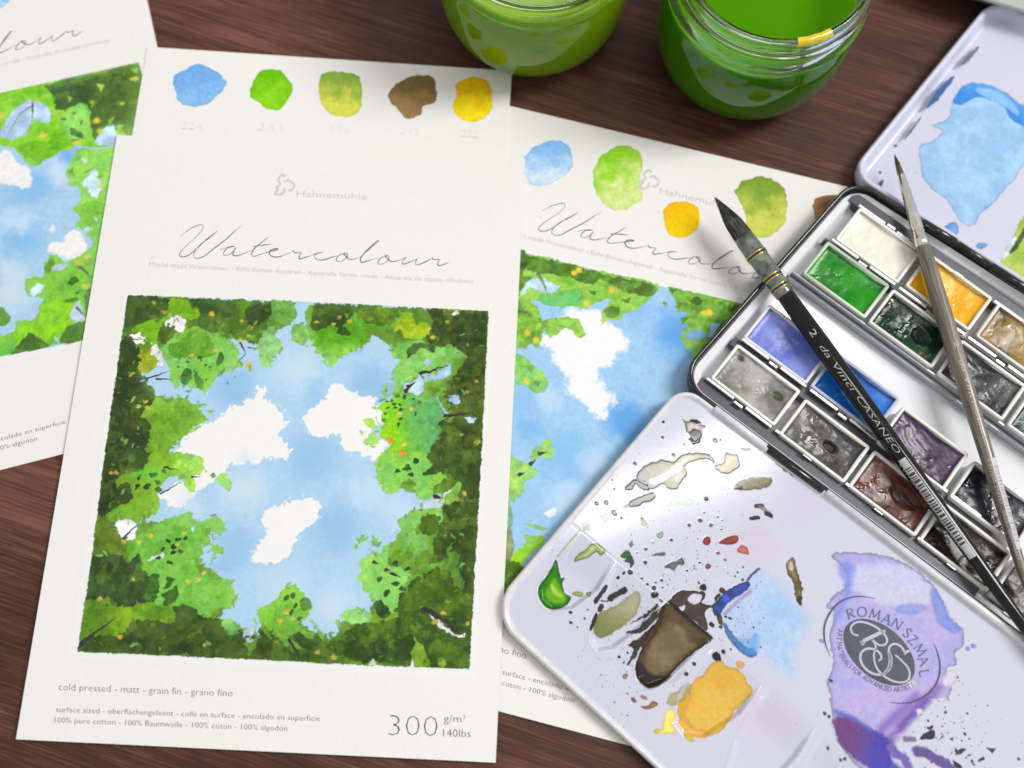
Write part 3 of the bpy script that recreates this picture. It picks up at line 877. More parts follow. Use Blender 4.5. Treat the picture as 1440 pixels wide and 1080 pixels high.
cv.fill(t3([(740, 790), (800, 785), (840, 820), (800, 850)]), (112, 180, 96), amp=.6)
cv.fill(t3([(920, 740), (1000, 700), (1060, 640), (1095, 640), (1095, 900), (1010, 850), (950, 810)]), (112, 190, 38), c2=(140, 200, 40))
dabs(cv, t3, [(490, 410), (540, 400), (580, 400), (470, 445), (520, 435), (515, 460), (555, 455), (450, 490), (500, 500), (1060, 675), (1055, 700), (1080, 670)], 1.0, (38, 74, 34), amp=.8)
for p, w in (([(460, 182), (555, 130)], 1.0), ([(285, 395), (318, 360), (358, 320)], 1.5), ([(72, 905), (160, 830), (255, 765)], 2.2), ([(330, 712), (385, 680)], 1.4), ([(480, 60), (545, 72)], 1.3), ([(612, 106), (645, 102)], 1.0)):
    cv.stroke(t3(p), (52, 44, 46), w, amp=.4)
# foliage, lower right
cv.fill(t4([(490, -10), (720, -10), (720, 40), (780, 90), (790, 110), (740, 150), (740, 210), (670, 190), (650, 130), (600, 120), (560, 180), (495, 165), (510, 110), (480, 130), (470, 70)]), (116, 194, 84), c2=(140, 200, 60))
cv.fill(t4([(720, -10), (978, -10), (968, 260), (952, 400), (940, 700), (922, 1022), (790, 1014), (650, 1004), (560, 700), (640, 600), (780, 520), (740, 480), (760, 330), (770, 240), (860, 160), (850, 120), (800, 90), (690, 90), (740, 40)]), (58, 86, 32), mott=(78, 106, 32), mt=.1)
cv.fill(t4([(580, 300), (640, 260), (690, 250), (770, 240), (770, 330), (720, 290), (670, 310), (660, 380), (700, 360), (730, 400), (700, 450), (660, 480), (640, 430), (590, 440), (600, 360), (580, 340)]), (128, 198, 88))
cv.fill(t4([(670, 310), (720, 285), (765, 300), (740, 380), (700, 370)]), (72, 106, 26))
cv.fill(t4([(740, 190), (790, 180), (860, 130), (865, 165), (810, 230), (745, 250), (660, 260), (700, 220)]), (206, 226, 240), alpha=.9, amp=.7)
cv.fill(t4([(790, 210), (860, 125), (868, 165), (820, 240)]), (128, 190, 70), amp=.6)
cv.fill(t4([(390, 500), (430, 470), (470, 480), (450, 380), (475, 400), (470, 460), (530, 430), (530, 520), (600, 540), (640, 560), (610, 640), (570, 680), (580, 740), (520, 740), (470, 700), (420, 640), (385, 580)]), (122, 198, 88), c2=(140, 206, 90))
dabs(cv, t4, [(405, 400), (462, 420)], 1.5, (118, 180, 84), amp=1)
dabs(cv, t4, [(375, 435), (560, 425), (430, 395)], .9, (118, 180, 84), amp=1)
cv.fill(t4([(590, 380), (620, 380), (610, 470), (590, 450)]), (104, 180, 90), amp=.5)
cv.fill(t4([(580, 650), (660, 560), (760, 510), (800, 490), (820, 410), (885, 630), (820, 640), (750, 540)]), (110, 172, 58), mott=(88, 136, 40), mt=.2)
cv.fill(t4([(555, 740), (600, 660), (700, 580), (800, 530), (850, 640), (880, 700), (800, 760), (700, 740)]), (76, 112, 26), mott=(92, 124, 26), mt=.2)
cv.fill(t4([(310, 760), (370, 720), (440, 740), (430, 790), (330, 800)]), (140, 206, 112), amp=.8)
cv.fill(t4([(270, 790), (300, 780), (290, 812)]), (120, 186, 80), amp=.5)
cv.fill(t4([(320, 840), (420, 790), (540, 790), (640, 750), (740, 780), (780, 850), (830, 870), (880, 900), (918, 1020), (650, 1004), (440, 988), (260, 968), (180, 984), (-10, 984), (-10, 790), (60, 880), (170, 870), (220, 850), (270, 870), (300, 890)]), (78, 116, 26), mott=(58, 88, 30), mt=.1)
cv.fill(t4([(270, 890), (400, 870), (520, 880), (520, 930), (640, 820), (640, 960), (500, 990), (300, 950)]), (54, 82, 30), mott=(72, 108, 26), mt=.25)
cv.fill(t4([(460, 705), (500, 695), (540, 760), (500, 780), (470, 750)]), (46, 76, 34), amp=.5)
cv.fill(t4([(-10, 690), (40, 632), (100, 640), (130, 680), (160, 710), (140, 770), (110, 800), (160, 840), (200, 840), (150, 780), (210, 830), (220, 880), (90, 920), (-10, 850)]), (122, 196, 48), c2=(104, 172, 60))
cv.fill(t4([(10, 820), (60, 860), (100, 830), (150, 880), (190, 840), (210, 890), (150, 920), (100, 900)]), (56, 88, 34), amp=.7)
cv.fill(t4([(650, 880), (690, 900), (720, 1000), (650, 1000), (640, 940)]), (128, 180, 40), amp=.7)
cv.fill(t4([(770, 960), (800, 980), (790, 1010), (760, 1000)]), (138, 190, 60), amp=.5)
dabs(cv, t4, [(75, 672), (45, 680), (120, 770), (65, 745), (85, 715), (570, 520), (615, 540), (490, 585), (560, 608), (595, 632), (520, 655), (575, 78), (615, 60), (660, 30), (630, 92)], 1.15, (44, 82, 36), amp=.8)
cv.fill(t4([(108, 690), (140, 675), (160, 710), (130, 740)]), (66, 112, 38), amp=.4)
cv.fill(t4([(690, 728), (715, 738), (840, 850), (885, 850), (870, 870), (800, 840), (745, 780)]), WH, amp=.7)
for p, w in (([(700, 730), (780, 780), (880, 862)], 2.3), ([(60, 880), (85, 930), (110, 978)], 1.6), ([(455, 505), (482, 516)], 1.8), ([(520, 545), (585, 582)], 2.2), ([(745, 195), (790, 204)], 1.9)):
    cv.stroke(t4(p), (46, 42, 40), w, amp=.4)
cv.fill(t4([(432, 1000), (450, 968), (470, 1000)]), WH, amp=.4)
cv.fill(t4([(625, 1012), (640, 960), (650, 1012)]), WH, amp=.4)
cv.fill(t2([(1060, 190), (1085, 160), (1100, 185), (1080, 200)]), WH, amp=.5)
# blossoms
for T, pts in ((t1, [(525, 118), (585, 170), (890, 185), (1080, 230), (1135, 275), (1130, 325), (1070, 355), (905, 415), (765, 445), (430, 775), (475, 740), (490, 780)]),
               (t2, [(205, 240), (345, 205), (410, 232), (310, 255), (935, 332), (1030, 235), (915, 282), (730, 820), (805, 785), (760, 1005), (1155, 680), (1220, 612), (1215, 1000)]),
               (t3, [(225, 85), (248, 82), (405, 385), (355, 415), (570, 370), (535, 425), (590, 600), (635, 595), (660, 560), (170, 685), (670, 905), (265, 865), (1055, 740), (1030, 780), (285, 415), (330, 590)]),
               (t4, [(40, 740), (75, 778), (15, 785), (785, 750), (750, 790), (900, 800), (890, 180), (850, 205), (810, 222), (270, 960), (190, 935)])):
    for k, q in enumerate(pts):
        dabs(cv, T, [q], .8 + .35 * ((k * 37) % 5) / 5, [(216, 190, 76), (196, 180, 84), (228, 186, 58)][k % 3], amp=.5, soft=.4, edge=0)
dabs(cv, t2, [(670, 985), (745, 1068)], 1.6, (245, 152, 24), amp=.7)
dabs(cv, t1, [(1120, 520), (1130, 500)], 1.3, (232, 170, 60), amp=.7)
layered_washes(cv)
bd = np.minimum(np.minimum(cv.X - 15.5, 158 - cv.X), np.minimum(cv.Y - 70, 208.5 - cv.Y))
olive = sstep(22, 3, bd + 9 * cv.blot) * (cv.rgb[..., 1] > cv.rgb[..., 2] * 1.15) * .55
cv.rgb = cv.rgb * (1 - olive[..., None]) + cv.rgb * np.array((.74, .72, .70)) * olive[..., None]
# loose leaf marks along the edge of the foliage
rng = np.random.RandomState(15)
leafy = ((cv.rgb[..., 1] > cv.rgb[..., 2] * 1.12) & (cv.rgb[..., 1] > .3)).astype(float)
blur = leafy.copy()
for _ in range(6):
    for ax in (0, 1):
        blur = (np.roll(blur, 3, ax) + blur + np.roll(blur, -3, ax)) / 3
zone = np.argwhere((blur > .22) & (blur < .80))
for k in range(300):
    j, i = zone[rng.randint(len(zone))]
    x, y = cv.X[j, i], cv.Y[j, i]
    if not (18 < x < 155 and 73 < y < 205):
        continue
    jj, ii = np.clip(j + rng.randint(-14, 15), 0, cv.ny - 1), np.clip(i + rng.randint(-14, 15), 0, cv.nx - 1)
    c_ = cv.rgb[jj, ii] * 255
    if leafy[jj, ii] < .5:
        c_ = np.array((132, 196, 92)) if rng.rand() < .75 else c_
    c_ = np.clip(c_ * rng.uniform(.9, 1.08), 0, 250)
    a, s_ = rng.uniform(0, 6.28), rng.uniform(.45, 1.3)
    q = [(x + s_ * (math.cos(a) * u - math.sin(a) * w), y + s_ * (math.sin(a) * u + math.cos(a) * w)) for u, w in ((-1.4, 0), (-.2, .55), (1.4, 0), (.1, -.5))]
    cv.fill(q, c_, amp=.5, soft=.2, alpha=.9, local=True)
# pale leaf flecks left in the dark masses
rng = np.random.RandomState(5)
for T, x0, x1, y0, y1, n in ((t1, 300, 430, 430, 1060, 16), (t2, 960, 1260, 200, 1060, 26), (t3, 100, 400, 500, 960, 20), (t3, 300, 1050, 830, 960, 20), (t4, 780, 940, 60, 980, 30), (t4, 200, 780, 830, 980, 22), (t4, 580, 860, 560, 740, 12), (t1, 760, 1250, 130, 320, 10)):
    for k in range(n):
        x, y = rng.uniform(x0, x1), rng.uniform(y0, y1)
        a = rng.uniform(0, 6.28)
        s_ = rng.uniform(5, 15) * (1 if T in (t1, t2) else .8)
        q = [(x + s_ * (math.cos(a) * u - math.sin(a) * w), y + s_ * (math.sin(a) * u + math.cos(a) * w)) for u, w in ((-1.3, 0), (0, .5), (1.3, 0), (0, -.5))]
        cv.fill(T(q), [(128, 160, 48), (96, 130, 36), (44, 66, 32), (150, 180, 80)][rng.randint(4)], amp=.9, alpha=.75, soft=.25)
# the taped edge: bare paper outside
sdm = poly_sd(cv.X + .16 * cv.w[0] + .22 * vnoise(cv.X, cv.Y, .9, 88), cv.Y + .16 * cv.w[1] + .22 * vnoise(cv.X, cv.Y, .9, 89), front.local(edge_px))
a = sstep(.1, -.15, sdm)[..., None]
cv.rgb = cv.rgb * (1 - a) + np.array((.925, .92, .905)) * a
front.picture(cv)

# --- picture on the right-hand sheet
cv = Canvas(13, 62.5, 160, 206, 2.7, WH, 23, right.local, (1.2, .35))
cv.twig = True
cv.fill([(15, 63.5), (158, 63.5), (158, 204.5), (15, 204.5)], (158, 203, 239), amp=.15, edge=0, local=True, smooth=False)
d1, d2 = tile(700, 340, 4), tile(700, 560, 3.6)
for ctr, r, c_, a in (((960, 470), 17, (92, 160, 232), .85), ((890, 430), 12, (128, 184, 238), .7), ((880, 590), 14, (84, 158, 232), .8), ((790, 640), 15, (128, 188, 236), .7), ((735, 560), 10, (140, 190, 238), .7), ((770, 560), 9, (196, 220, 242), .7),
                      ((800, 700), 13, (198, 222, 242), .7), ((740, 700), 10, (150, 198, 236), .7), ((930, 560), 10, (170, 206, 238), .6), ((745, 600), 8, (118, 178, 234), .7), ((840, 650), 10, (206, 224, 240), .6)):
    cv.soft(ctr, r, c_, a)
cv.fill(d1([(390, 370), (470, 380), (560, 380), (600, 440), (680, 490), (735, 560), (720, 600), (660, 640), (620, 700), (560, 720), (570, 780), (610, 840), (660, 870), (640, 920), (600, 1000), (540, 970), (480, 900), (400, 840), (370, 740), (310, 680), (300, 620), (250, 580), (250, 520), (380, 480)]), (240, 240, 240), amp=2.0, soft=1.5, edge=0, gran=.01)
cv.fill(d1([(360, 420), (480, 430), (560, 520), (520, 640), (420, 640), (300, 600), (300, 520)]), (240, 240, 240), amp=2.2, soft=1.6, edge=0, alpha=.85, gran=.01)
cv.fill(d2([(230, 575), (265, 560), (300, 570), (290, 600), (250, 600)]), (236, 238, 242), amp=1, soft=.5, edge=0)
cv.fill(d1([(128, 70), (560, 160), (900, 236), (870, 300), (830, 340), (770, 390), (700, 410), (690, 440), (620, 440), (590, 470), (580, 400), (640, 330), (560, 340), (500, 370), (440, 360), (340, 360), (250, 340), (200, 330), (110, 330), (112, 200)]), (128, 190, 66), c2=(150, 200, 70))
cv.fill(d1([(230, 310), (340, 280), (460, 270), (460, 340), (300, 370)]), (88, 188, 108), c2=LG)
cv.fill(d1([(130, 78), (540, 158), (560, 220), (500, 240), (420, 200), (300, 180), (220, 170), (130, 130)]), (82, 124, 40), mott=(104, 150, 44), mt=.25)
cv.fill(d1([(560, 185), (890, 245), (850, 310), (760, 290), (700, 270), (640, 240)]), (78, 116, 40), mott=(112, 160, 60), mt=.15)
for p in ([(140, 200), (200, 200), (190, 250), (130, 260)], [(600, 380), (680, 360), (670, 420), (610, 420)], [(690, 330), (760, 310), (740, 350)], [(500, 270), (560, 280), (540, 310)]):
    cv.fill(d1(p), (84, 128, 42), amp=.8)
cv.fill(d1([(150, 240), (230, 200), (330, 250), (330, 280), (260, 290), (200, 260), (130, 310)]), (186, 216, 240), amp=1)
cv.fill(d1([(955, 255), (1100, 285), (1390, 350), (1280, 440), (1200, 480), (1180, 560), (1120, 600), (1050, 590), (1020, 520), (1080, 470), (1030, 460), (1060, 400), (1010, 390), (1000, 330)]), (128, 190, 66), mott=(92, 140, 46), mt=.22)
cv.fill(d1([(1390, 350), (1500, 380), (1500, 700), (1120, 660), (1100, 600), (1180, 560), (1260, 450)]), (110, 176, 60), mott=(70, 106, 40), mt=.05)
for p in ([(930, 330), (955, 340), (945, 370)], [(1010, 330), (1035, 345), (1020, 380)], [(1080, 330), (1120, 310), (1150, 340), (1120, 360)], [(1030, 430), (1080, 420), (1040, 470)], [(960, 262), (1010, 270), (980, 300)]):
    cv.fill(d1(p), (74, 118, 44), amp=.6)
cv.fill(d1([(1050, 520), (1100, 490), (1170, 510), (1160, 545), (1080, 550)]), (140, 192, 232), amp=1)
cv.fill(d1([(110, 330), (200, 340), (250, 430), (320, 430), (440, 430), (490, 510), (460, 540), (380, 480), (300, 540), (250, 480), (240, 600), (180, 570), (150, 600), (100, 580)]), (132, 192, 60), mott=(92, 140, 46), mt=.28)
cv.fill(d1([(98, 640), (150, 660), (190, 690), (280, 760), (270, 830), (200, 840), (150, 800), (98, 790)]), (112, 182, 92))
for p in ([(150, 700), (200, 690), (190, 740)], [(200, 780), (240, 780), (230, 815)], [(220, 430), (250, 430), (240, 450)], [(120, 560), (150, 560), (130, 600)]):
    cv.fill(d1(p), (80, 124, 44), amp=.4)
for p, w in (([(230, 180), (260, 240), (280, 300)], 2.0), ([(690, 200), (680, 270)], 1.6), ([(120, 390), (170, 400), (200, 430)], 1.2), ([(340, 475), (400, 480)], .9), ([(440, 490), (475, 520)], .9), ([(260, 470), (300, 485)], .8)):
    cv.stroke(d1(p), (104, 92, 74), w, amp=.3)
dabs(cv, d1, [(460, 160), (430, 178), (640, 275), (500, 348), (170, 510), (215, 555), (1165, 395), (165, 785), (1190, 400)], 1.5, (232, 200, 60), amp=.8, soft=.6, edge=0)
cv.fill(d2([(55, 300), (110, 320), (190, 350), (190, 390), (140, 430), (130, 480), (60, 520)]), (140, 196, 100))
cv.fill(d2([(190, 250), (215, 240), (260, 205), (290, 250), (270, 310), (220, 300), (160, 320)]), (138, 192, 100))
for p in ([(212, 282), (248, 270)], [(165, 332), (190, 312)], [(112, 386), (134, 376)]):
    cv.stroke(d2(p), (58, 70, 62), 2.2, amp=.2)
cv.fill(d2([(35, 830), (130, 740), (190, 690), (240, 710), (180, 790), (120, 850), (40, 940)]), (150, 212, 24), c2=(120, 170, 40))
cv.fill(d2([(150, 632), (240, 655), (230, 670), (160, 650)]), (140, 190, 84), amp=.4)
cv.fill(d2([(135, 690), (200, 700), (230, 700), (170, 740)]), (140, 196, 70), amp=.5)
cv.fill(d2([(48, 650), (66, 660), (82, 740), (70, 800), (40, 900), (40, 700)]), (146, 130, 108), amp=.3)
cv.fill(d2([(35, 830), (70, 840), (80, 880), (30, 960)]), (98, 104, 44), amp=.5)
cv.fill(d2([(55, 520), (75, 590), (65, 650), (50, 640)]), (96, 150, 110), amp=.5)
cv.fill([(15, 185), (60, 186), (100, 190), (158, 180), (158, 204), (15, 204)], (84, 118, 36), mott=(120, 170, 40), mt=.1, local=True)
cv.fill([(118, 66), (158, 66), (158, 204), (130, 200), (126, 150), (132, 110)], (88, 130, 40), mott=(66, 92, 34), mt=.1, local=True)
cv.fill([(15, 66), (34, 66), (30, 120), (36, 170), (32, 204), (15, 204)], (88, 130, 40), mott=(66, 92, 34), mt=.1, local=True)
layered_washes(cv)
right.picture(cv)

# --- picture on the left-hand sheet
cv = Canvas(14, 78.5, 163, 198, 2.3, WH, 43, left.local, (1.2, .35))
cv.twig = True
edge_l = left.local([(-330, 203), (-160, 166), (0, 131), (195, 87.5), (200, 108), (188, 200), (122, 477), (95, 484), (0, 501.5), (-150, 533), (-330, 570)])
cv.fill(edge_l, (168, 206, 234), amp=.1, edge=0, local=True, smooth=False)
a1, a2 = tile(0, 80, 4.91), tile(0, 290, 4.91)
for T, ctr, r, c_, a in ((a1, (500, 680), 7, (120, 176, 240), .9), (a1, (250, 900), 10, (128, 188, 234), .8), (a1, (120, 960), 10, (134, 190, 234), .7), (a2, (150, 240), 12, (128, 188, 234), .8), (a1, (400, 800), 9, (205, 224, 242), .8), (a2, (120, 100), 9, (205, 224, 240), .7), (a2, (60, 420), 8, (204, 224, 235), .7), (a2, (80, 600), 12, (206, 222, 234), .9), (a1, (-200, 900), 16, (134, 190, 234), .7)):
    cv.soft(T([ctr])[0], r, c_, a)
for T, p in ((a1, [(-60, 700), (60, 650), (120, 730), (200, 760), (215, 870), (150, 912), (100, 880), (0, 880), (-60, 860)]), (a2, [(325, 315), (350, 260), (430, 250), (450, 200), (500, 160), (560, 190), (590, 250), (600, 310), (540, 360), (460, 350), (400, 330)]), (a2, [(345, 170), (375, 125), (385, 150), (360, 180)])):
    cv.fill(T(p), (240, 238, 236), amp=1.0, soft=.6, edge=0)
cv.fill(a1([(-1500, 560), (-700, 390), (0, 240), (965, 30), (985, 120), (935, 545), (800, 530), (760, 620), (520, 610), (480, 640), (420, 640), (360, 690), (290, 690), (250, 750), (180, 720), (100, 640), (0, 610), (-200, 640), (-700, 760), (-1300, 800)]), (108, 190, 28), c2=(140, 206, 44))
cv.fill(a1([(350, 180), (965, 35), (985, 120), (930, 545), (820, 500), (740, 560), (640, 560), (620, 380), (560, 320), (500, 350), (400, 360), (360, 250)]), (66, 98, 38), mott=(86, 112, 40), mt=.1)
cv.fill(a1([(360, 180), (640, 120), (660, 230), (560, 320), (400, 360), (380, 260)]), (58, 94, 42), amp=.9)
cv.fill(a1([(40, 450), (100, 370), (200, 300), (340, 350), (330, 460), (240, 430), (180, 520), (100, 570), (0, 545)]), (182, 212, 242), amp=.9)
cv.fill(a1([(440, 400), (560, 320), (620, 380), (620, 540), (500, 580), (430, 480)]), (124, 196, 84), amp=.9)
cv.fill(a1([(130, 600), (300, 580), (480, 600), (420, 640), (340, 690), (250, 750), (180, 720)]), (92, 174, 18), c2=(112, 190, 20))
for p in ([(420, 430), (460, 420), (450, 445)], [(490, 380), (530, 380), (510, 410)], [(540, 440), (580, 440), (560, 470)], [(480, 490), (560, 520), (580, 570), (500, 540)], [(490, 570), (540, 570), (520, 610)]):
    cv.fill(a1(p), (62, 110, 42), amp=.5)
cv.fill(a1([(650, 570), (740, 480), (800, 480), (790, 600), (680, 600)]), (190, 218, 242), amp=1)
for p in ([(660, 190), (720, 190), (700, 250)], [(740, 440), (800, 410), (760, 470)], [(620, 300), (670, 310), (640, 350)], [(460, 270), (500, 280), (480, 310)], [(890, 90), (950, 70), (940, 120)], [(800, 480), (850, 460), (830, 510)], [(820, 320), (860, 310), (850, 340)]):
    cv.fill(a1(p), (140, 184, 60), amp=.8)
cv.fill(a1([(480, 720), (560, 630), (740, 640), (800, 600), (780, 750), (760, 900), (735, 1085), (520, 1085), (560, 930), (480, 880), (460, 800)]), (146, 216, 80), c2=(110, 190, 80))
cv.fill(a1([(570, 880), (660, 760), (700, 880), (680, 980), (630, 960), (600, 900)]), (196, 222, 242), amp=1.2)
cv.fill(a1([(560, 700), (600, 700), (590, 740)]), (236, 240, 240), amp=.6)
for p in ([(470, 800), (500, 760), (520, 830)], [(560, 810), (680, 740), (600, 800)], [(660, 830), (710, 810), (690, 835)]):
    cv.fill(a1(p), (88, 150, 40), amp=.6)
cv.fill(a2([(740, -10), (710, 250), (660, 500), (605, 915), (420, 945), (0, 1068), (-700, 1220), (-1300, 1300), (-1300, 1100), (-500, 1000), (-100, 900), (80, 880), (120, 800), (230, 780), (280, 690), (300, 640), (180, 600), (190, 500), (300, 480), (310, 430), (330, 360), (400, 330), (460, 380), (560, 340), (640, 250), (570, 160), (530, 130), (560, 60), (500, 30), (540, -10)]), (122, 194, 52), c2=(96, 180, 60))
cv.fill(a2([(230, 790), (290, 700), (360, 640), (480, 660), (500, 740), (470, 830), (360, 900), (330, 960), (130, 1000), (120, 860)]), (140, 214, 16), c2=(128, 200, 40))
for p in ([(350, 430), (400, 390), (470, 400), (440, 440), (370, 450)], [(210, 590), (250, 530), (310, 540), (270, 600), (230, 620)], [(580, 150), (640, 150), (600, 200)], [(500, 690), (540, 660), (590, 740), (580, 800), (490, 780)], [(640, 80), (670, 80), (660, 110)], [(370, 920), (410, 900), (400, 950)]):
    cv.fill(a2(p), (196, 222, 236), amp=1)
for p in ([(75, 1045), (200, 880), (300, 930), (330, 975)], [(420, 945), (470, 830), (600, 800), (602, 915)], [(0, 700), (70, 760), (30, 830), (-40, 800)], [(470, 540), (520, 480), (540, 520), (500, 550)], [(440, 650), (520, 630), (540, 650), (480, 665)], [(600, 580), (650, 560), (610, 780), (590, 700)], [(510, 600), (570, 575), (540, 610)], [(310, 430), (350, 360), (370, 380), (340, 460)]):
    cv.fill(a2(p), (74, 124, 36), amp=.7, c2=(60, 96, 34))
for T, p, w in ((a1, [(225, 320), (222, 450)], 1.3), (a1, [(220, 335), (140, 390), (60, 530)], .7), (a2, [(540, 410), (600, 460), (645, 510)], 1.7), (a2, [(530, 700), (600, 770)], 1.3)):
    cv.stroke(T(p), (104, 98, 96), w, amp=.2)
for T, pts in ((a1, [(10, 410), (300, 540), (525, 595), (690, 515), (665, 440), (700, 885), (925, 150)]), (a2, [(600, 350), (545, 390), (600, 550)])):
    dabs(cv, T, pts, 1.4, (220, 194, 62), amp=.7, soft=.8, edge=0)
layered_washes(cv)
a = sstep(.1, -.15, poly_sd(cv.X + .1 * cv.w[0], cv.Y + .1 * cv.w[1], edge_l))[..., None]
cv.rgb = cv.rgb * (1 - a) + np.array((.925, .92, .905)) * a
left.picture(cv)

# ------------------------------------------------------------------ the paint tin
TH = math.radians(-34.3)
U = np.array([math.cos(TH), math.sin(TH)])
V_ = np.array([-math.sin(TH), math.cos(TH)])
TIN = np.array([130.0, 130.0, 0.0])
tin = tag(empty("paint_tin", TIN), "open black and white metal watercolour tin with stained lid and mixing flap", "paint tin")


def line_x(a, b, c, d):
    """intersection of the 2D lines ab and cd"""
    a, b, c, d = [np.asarray(q, float)[:2] for q in (a, b, c, d)]
    r, s = b - a, d - c
    t = ((c - a)[0] * s[1] - (c - a)[1] * s[0]) / (r[0] * s[1] - r[1] * s[0])
    return a + t * r


def at(x, y, z):
    return unproj([(x, y)], z)[0]


def lift(out2, z):
    return np.c_[out2, np.full(len(out2), z)] - TIN


hA, hB = at(998, 567, 9.5), at(1438, 897, 9.5)
lA, lB = at(1156.7, 301.7, 10.5), at(981.7, 500, 10.5)
tA, tB = at(1241.7, 275.8, 10.5), at(1393, 371.7, 10.5)
cL = line_x(lA, lB, hA, hB)
cT = line_x(lA, lB, tA, tB)
cRb = cL + (hB - hA)[:2] / np.linalg.norm((hB - hA)[:2]) * 192
cRt = cT + (tB - tA)[:2] / np.linalg.norm((tB - tA)[:2]) * 190
outl = round_poly([cL, cRb, cRt, cT], 11.0, 10)
prof_out = [(.5, .3), (.2, 1.2), (.2, 8.8), (-.5, 9.3), (-.7, 10.1), (-.3, 10.8), (.4, 10.9), (1.0, 10.4), (1.3, 9.6), (1.9, 8.0)]
v, f = loft([lift(inset(outl, d), z) for d, z in prof_out], cap0=True)
tray = mesh_obj("tray", v, f, M['black'], tin, True)
prof_in = [(1.9, 8.0), (2.6, 7.1), (4.2, 6.7), (4.9, 6.2), (5.6, 2.6), (7.0, 1.3)]
v, f = loft([lift(inset(outl, d), z) for d, z in prof_in], cap1=True)
mesh_obj("tray_lining", v, f, M['enamel'], tray, True)

# --- pan rack: strips of folded metal between the rows, with clip tabs

def oriented_box(p, ang, l0, l1, w0, w1, z0, z1, b=.12):
    """box along direction ang through p: l along, w to its left"""
    v, f = box(l0, l1, w0, w1, z0, z1, b)
    c, s = math.cos(ang), math.sin(ang)
    o = np.c_[p[0] + v[:, 0] * c - v[:, 1] * s, p[1] + v[:, 0] * s + v[:, 1] * c, v[:, 2]]
    return o - TIN, f


RA = math.radians(-33.4)
row4, row3, row2, row1 = np.array([75.5, 129.5]), np.array([88.4, 146.9]), np.array([110.1, 176.8]), np.array([123.0, 193.1])
PD = 18.6       # pan depth across the row
strips = [
    ("rack_strip", row4, -2.0, 126, -6.6, -.5, 2.0, 7.4),
    ("rack_strip", row3, -3.0, 118, -4.3, -.5, 2.0, 6.6),
    ("rack_wall", row2, -3.0, 112, -1.2, -.35, 1.4, 8.0),
    ("rack_wall", row2, -3.0, 112, -2.9, -1.5, 1.4, 5.2),
    ("rack_strip", row1, -3.0, 100, -1.4, -.3, 2.0, 7.2),
    ("rack_strip", row1, -5.0, 100, PD + .7, PD + 5.6, 2.0, 7.6),
]
M['rack_light'] = plain("pale_grey_rack_metal", (.42, .43, .47), .32, metal=.4, scale=500, strength=.1)
racks = []
for nm, p, l0, l1, w0, w1, z0, z1 in strips:
    v, f = oriented_box(p, RA, l0, l1, w0, w1, z0, z1)
    racks.append(mesh_obj(nm, v, f, M['rack_light'] if nm == "rack_wall" else M['rack'], tin))
clip_long = {}
for ri, (p, w, z) in enumerate(((row1, PD + .3, 9.75), (row1, -.7, 9.8), (row3, -.55, 9.5), (row4, -.7, 9.5))):
    for k in range(4 if ri > 1 else 3):
        base = k * 32.6
        for l0, l1, dw, dz in ((-.5, 12.5, 0, 0), (13.2, 17.2, -.7 if ri else .7, -.5), (18.0, 30.2, 0, 0)):
            v, f = oriented_box(p, RA, base + l0, base + l1, w + dw - .6, w + dw + .6, z - .9 + dz, z + dz, .2)
            par = racks[{0: 5, 1: 4, 2: 1, 3: 0}[ri]]
            mesh_obj("clip_tab", v, f, M['clip'], par)
for k in range(5):          # small stamped slots beside the lowest row
    for a_, b_, c_, d_ in ((14.2, 14.9, -2.6, -.9), (13.6, 17.4, -3.2, -2.6)):
        v, f = oriented_box(row4, RA, k * 31.2 - 1 + a_, k * 31.2 - 1 + b_, c_, d_, 7.2, 7.45, .02)
        mesh_obj("stamped_slot", v, f, M['black'], racks[0])

# --- hinge rods
def rod(name, p0, p1, r, mat, parent, n=14):
    d = p1 - p0
    e = d / np.linalg.norm(d)
    a_ = np.cross(e, [0, 0, 1.0])
    a_ /= np.linalg.norm(a_)
    b_ = np.cross(a_, e)
    t = np.linspace(0, 2 * np.pi, n, endpoint=False)
    ring = np.outer(np.cos(t), a_) + np.outer(np.sin(t), b_)
    L_ = [p0 + ring * r * .7, p0 + e * .3 + ring * r, p1 - e * .3 + ring * r, p1 + ring * r * .7]
    v, f = loft([q - TIN for q in L_], True, True)
    return mesh_obj(name, v, f, mat, parent, True)


hz = 10.5
h0, h1 = at(1001, 572, hz), at(1440, 903, hz)
hd = (h1 - h0) / np.linalg.norm(h1 - h0)
M['rod_white'] = plain("white_hinge_enamel", (.66, .66, .70), .25, coat=.3, scale=300, strength=.05)
rod("hinge_knuckle", h0 + hd * 1, at(1077, 629, hz), 1.55, M['rod_white'], tray)
rod("hinge_knuckle", at(1080, 631.5, hz), at(1158, 690, hz), 1.6, M['black'], tray)
rod("hinge_knuckle", at(1161, 692, hz), h0 + hd * 186, 1.55, M['rod_white'], tray)

# --- the mixing flap: one stamped sheet with wells and dried paint
SL = .047
FP0 = np.array([33.0, 8.0, 4.2])
FN = np.array([-SL * V_[0], -SL * V_[1], 1.0])


def flap_st(px):
    w = unproj_plane(px, FP0, FN)[:, :2] - FP0[:2]
    return np.stack([w @ U, w @ V_], -1)


def flap_w(st, dz=0.0):
    st = np.asarray(st, float)
    xy = FP0[:2] + np.outer(st[:, 0], U) + np.outer(st[:, 1], V_)
    return np.c_[xy, FP0[2] + SL * st[:, 1] + dz] - TIN


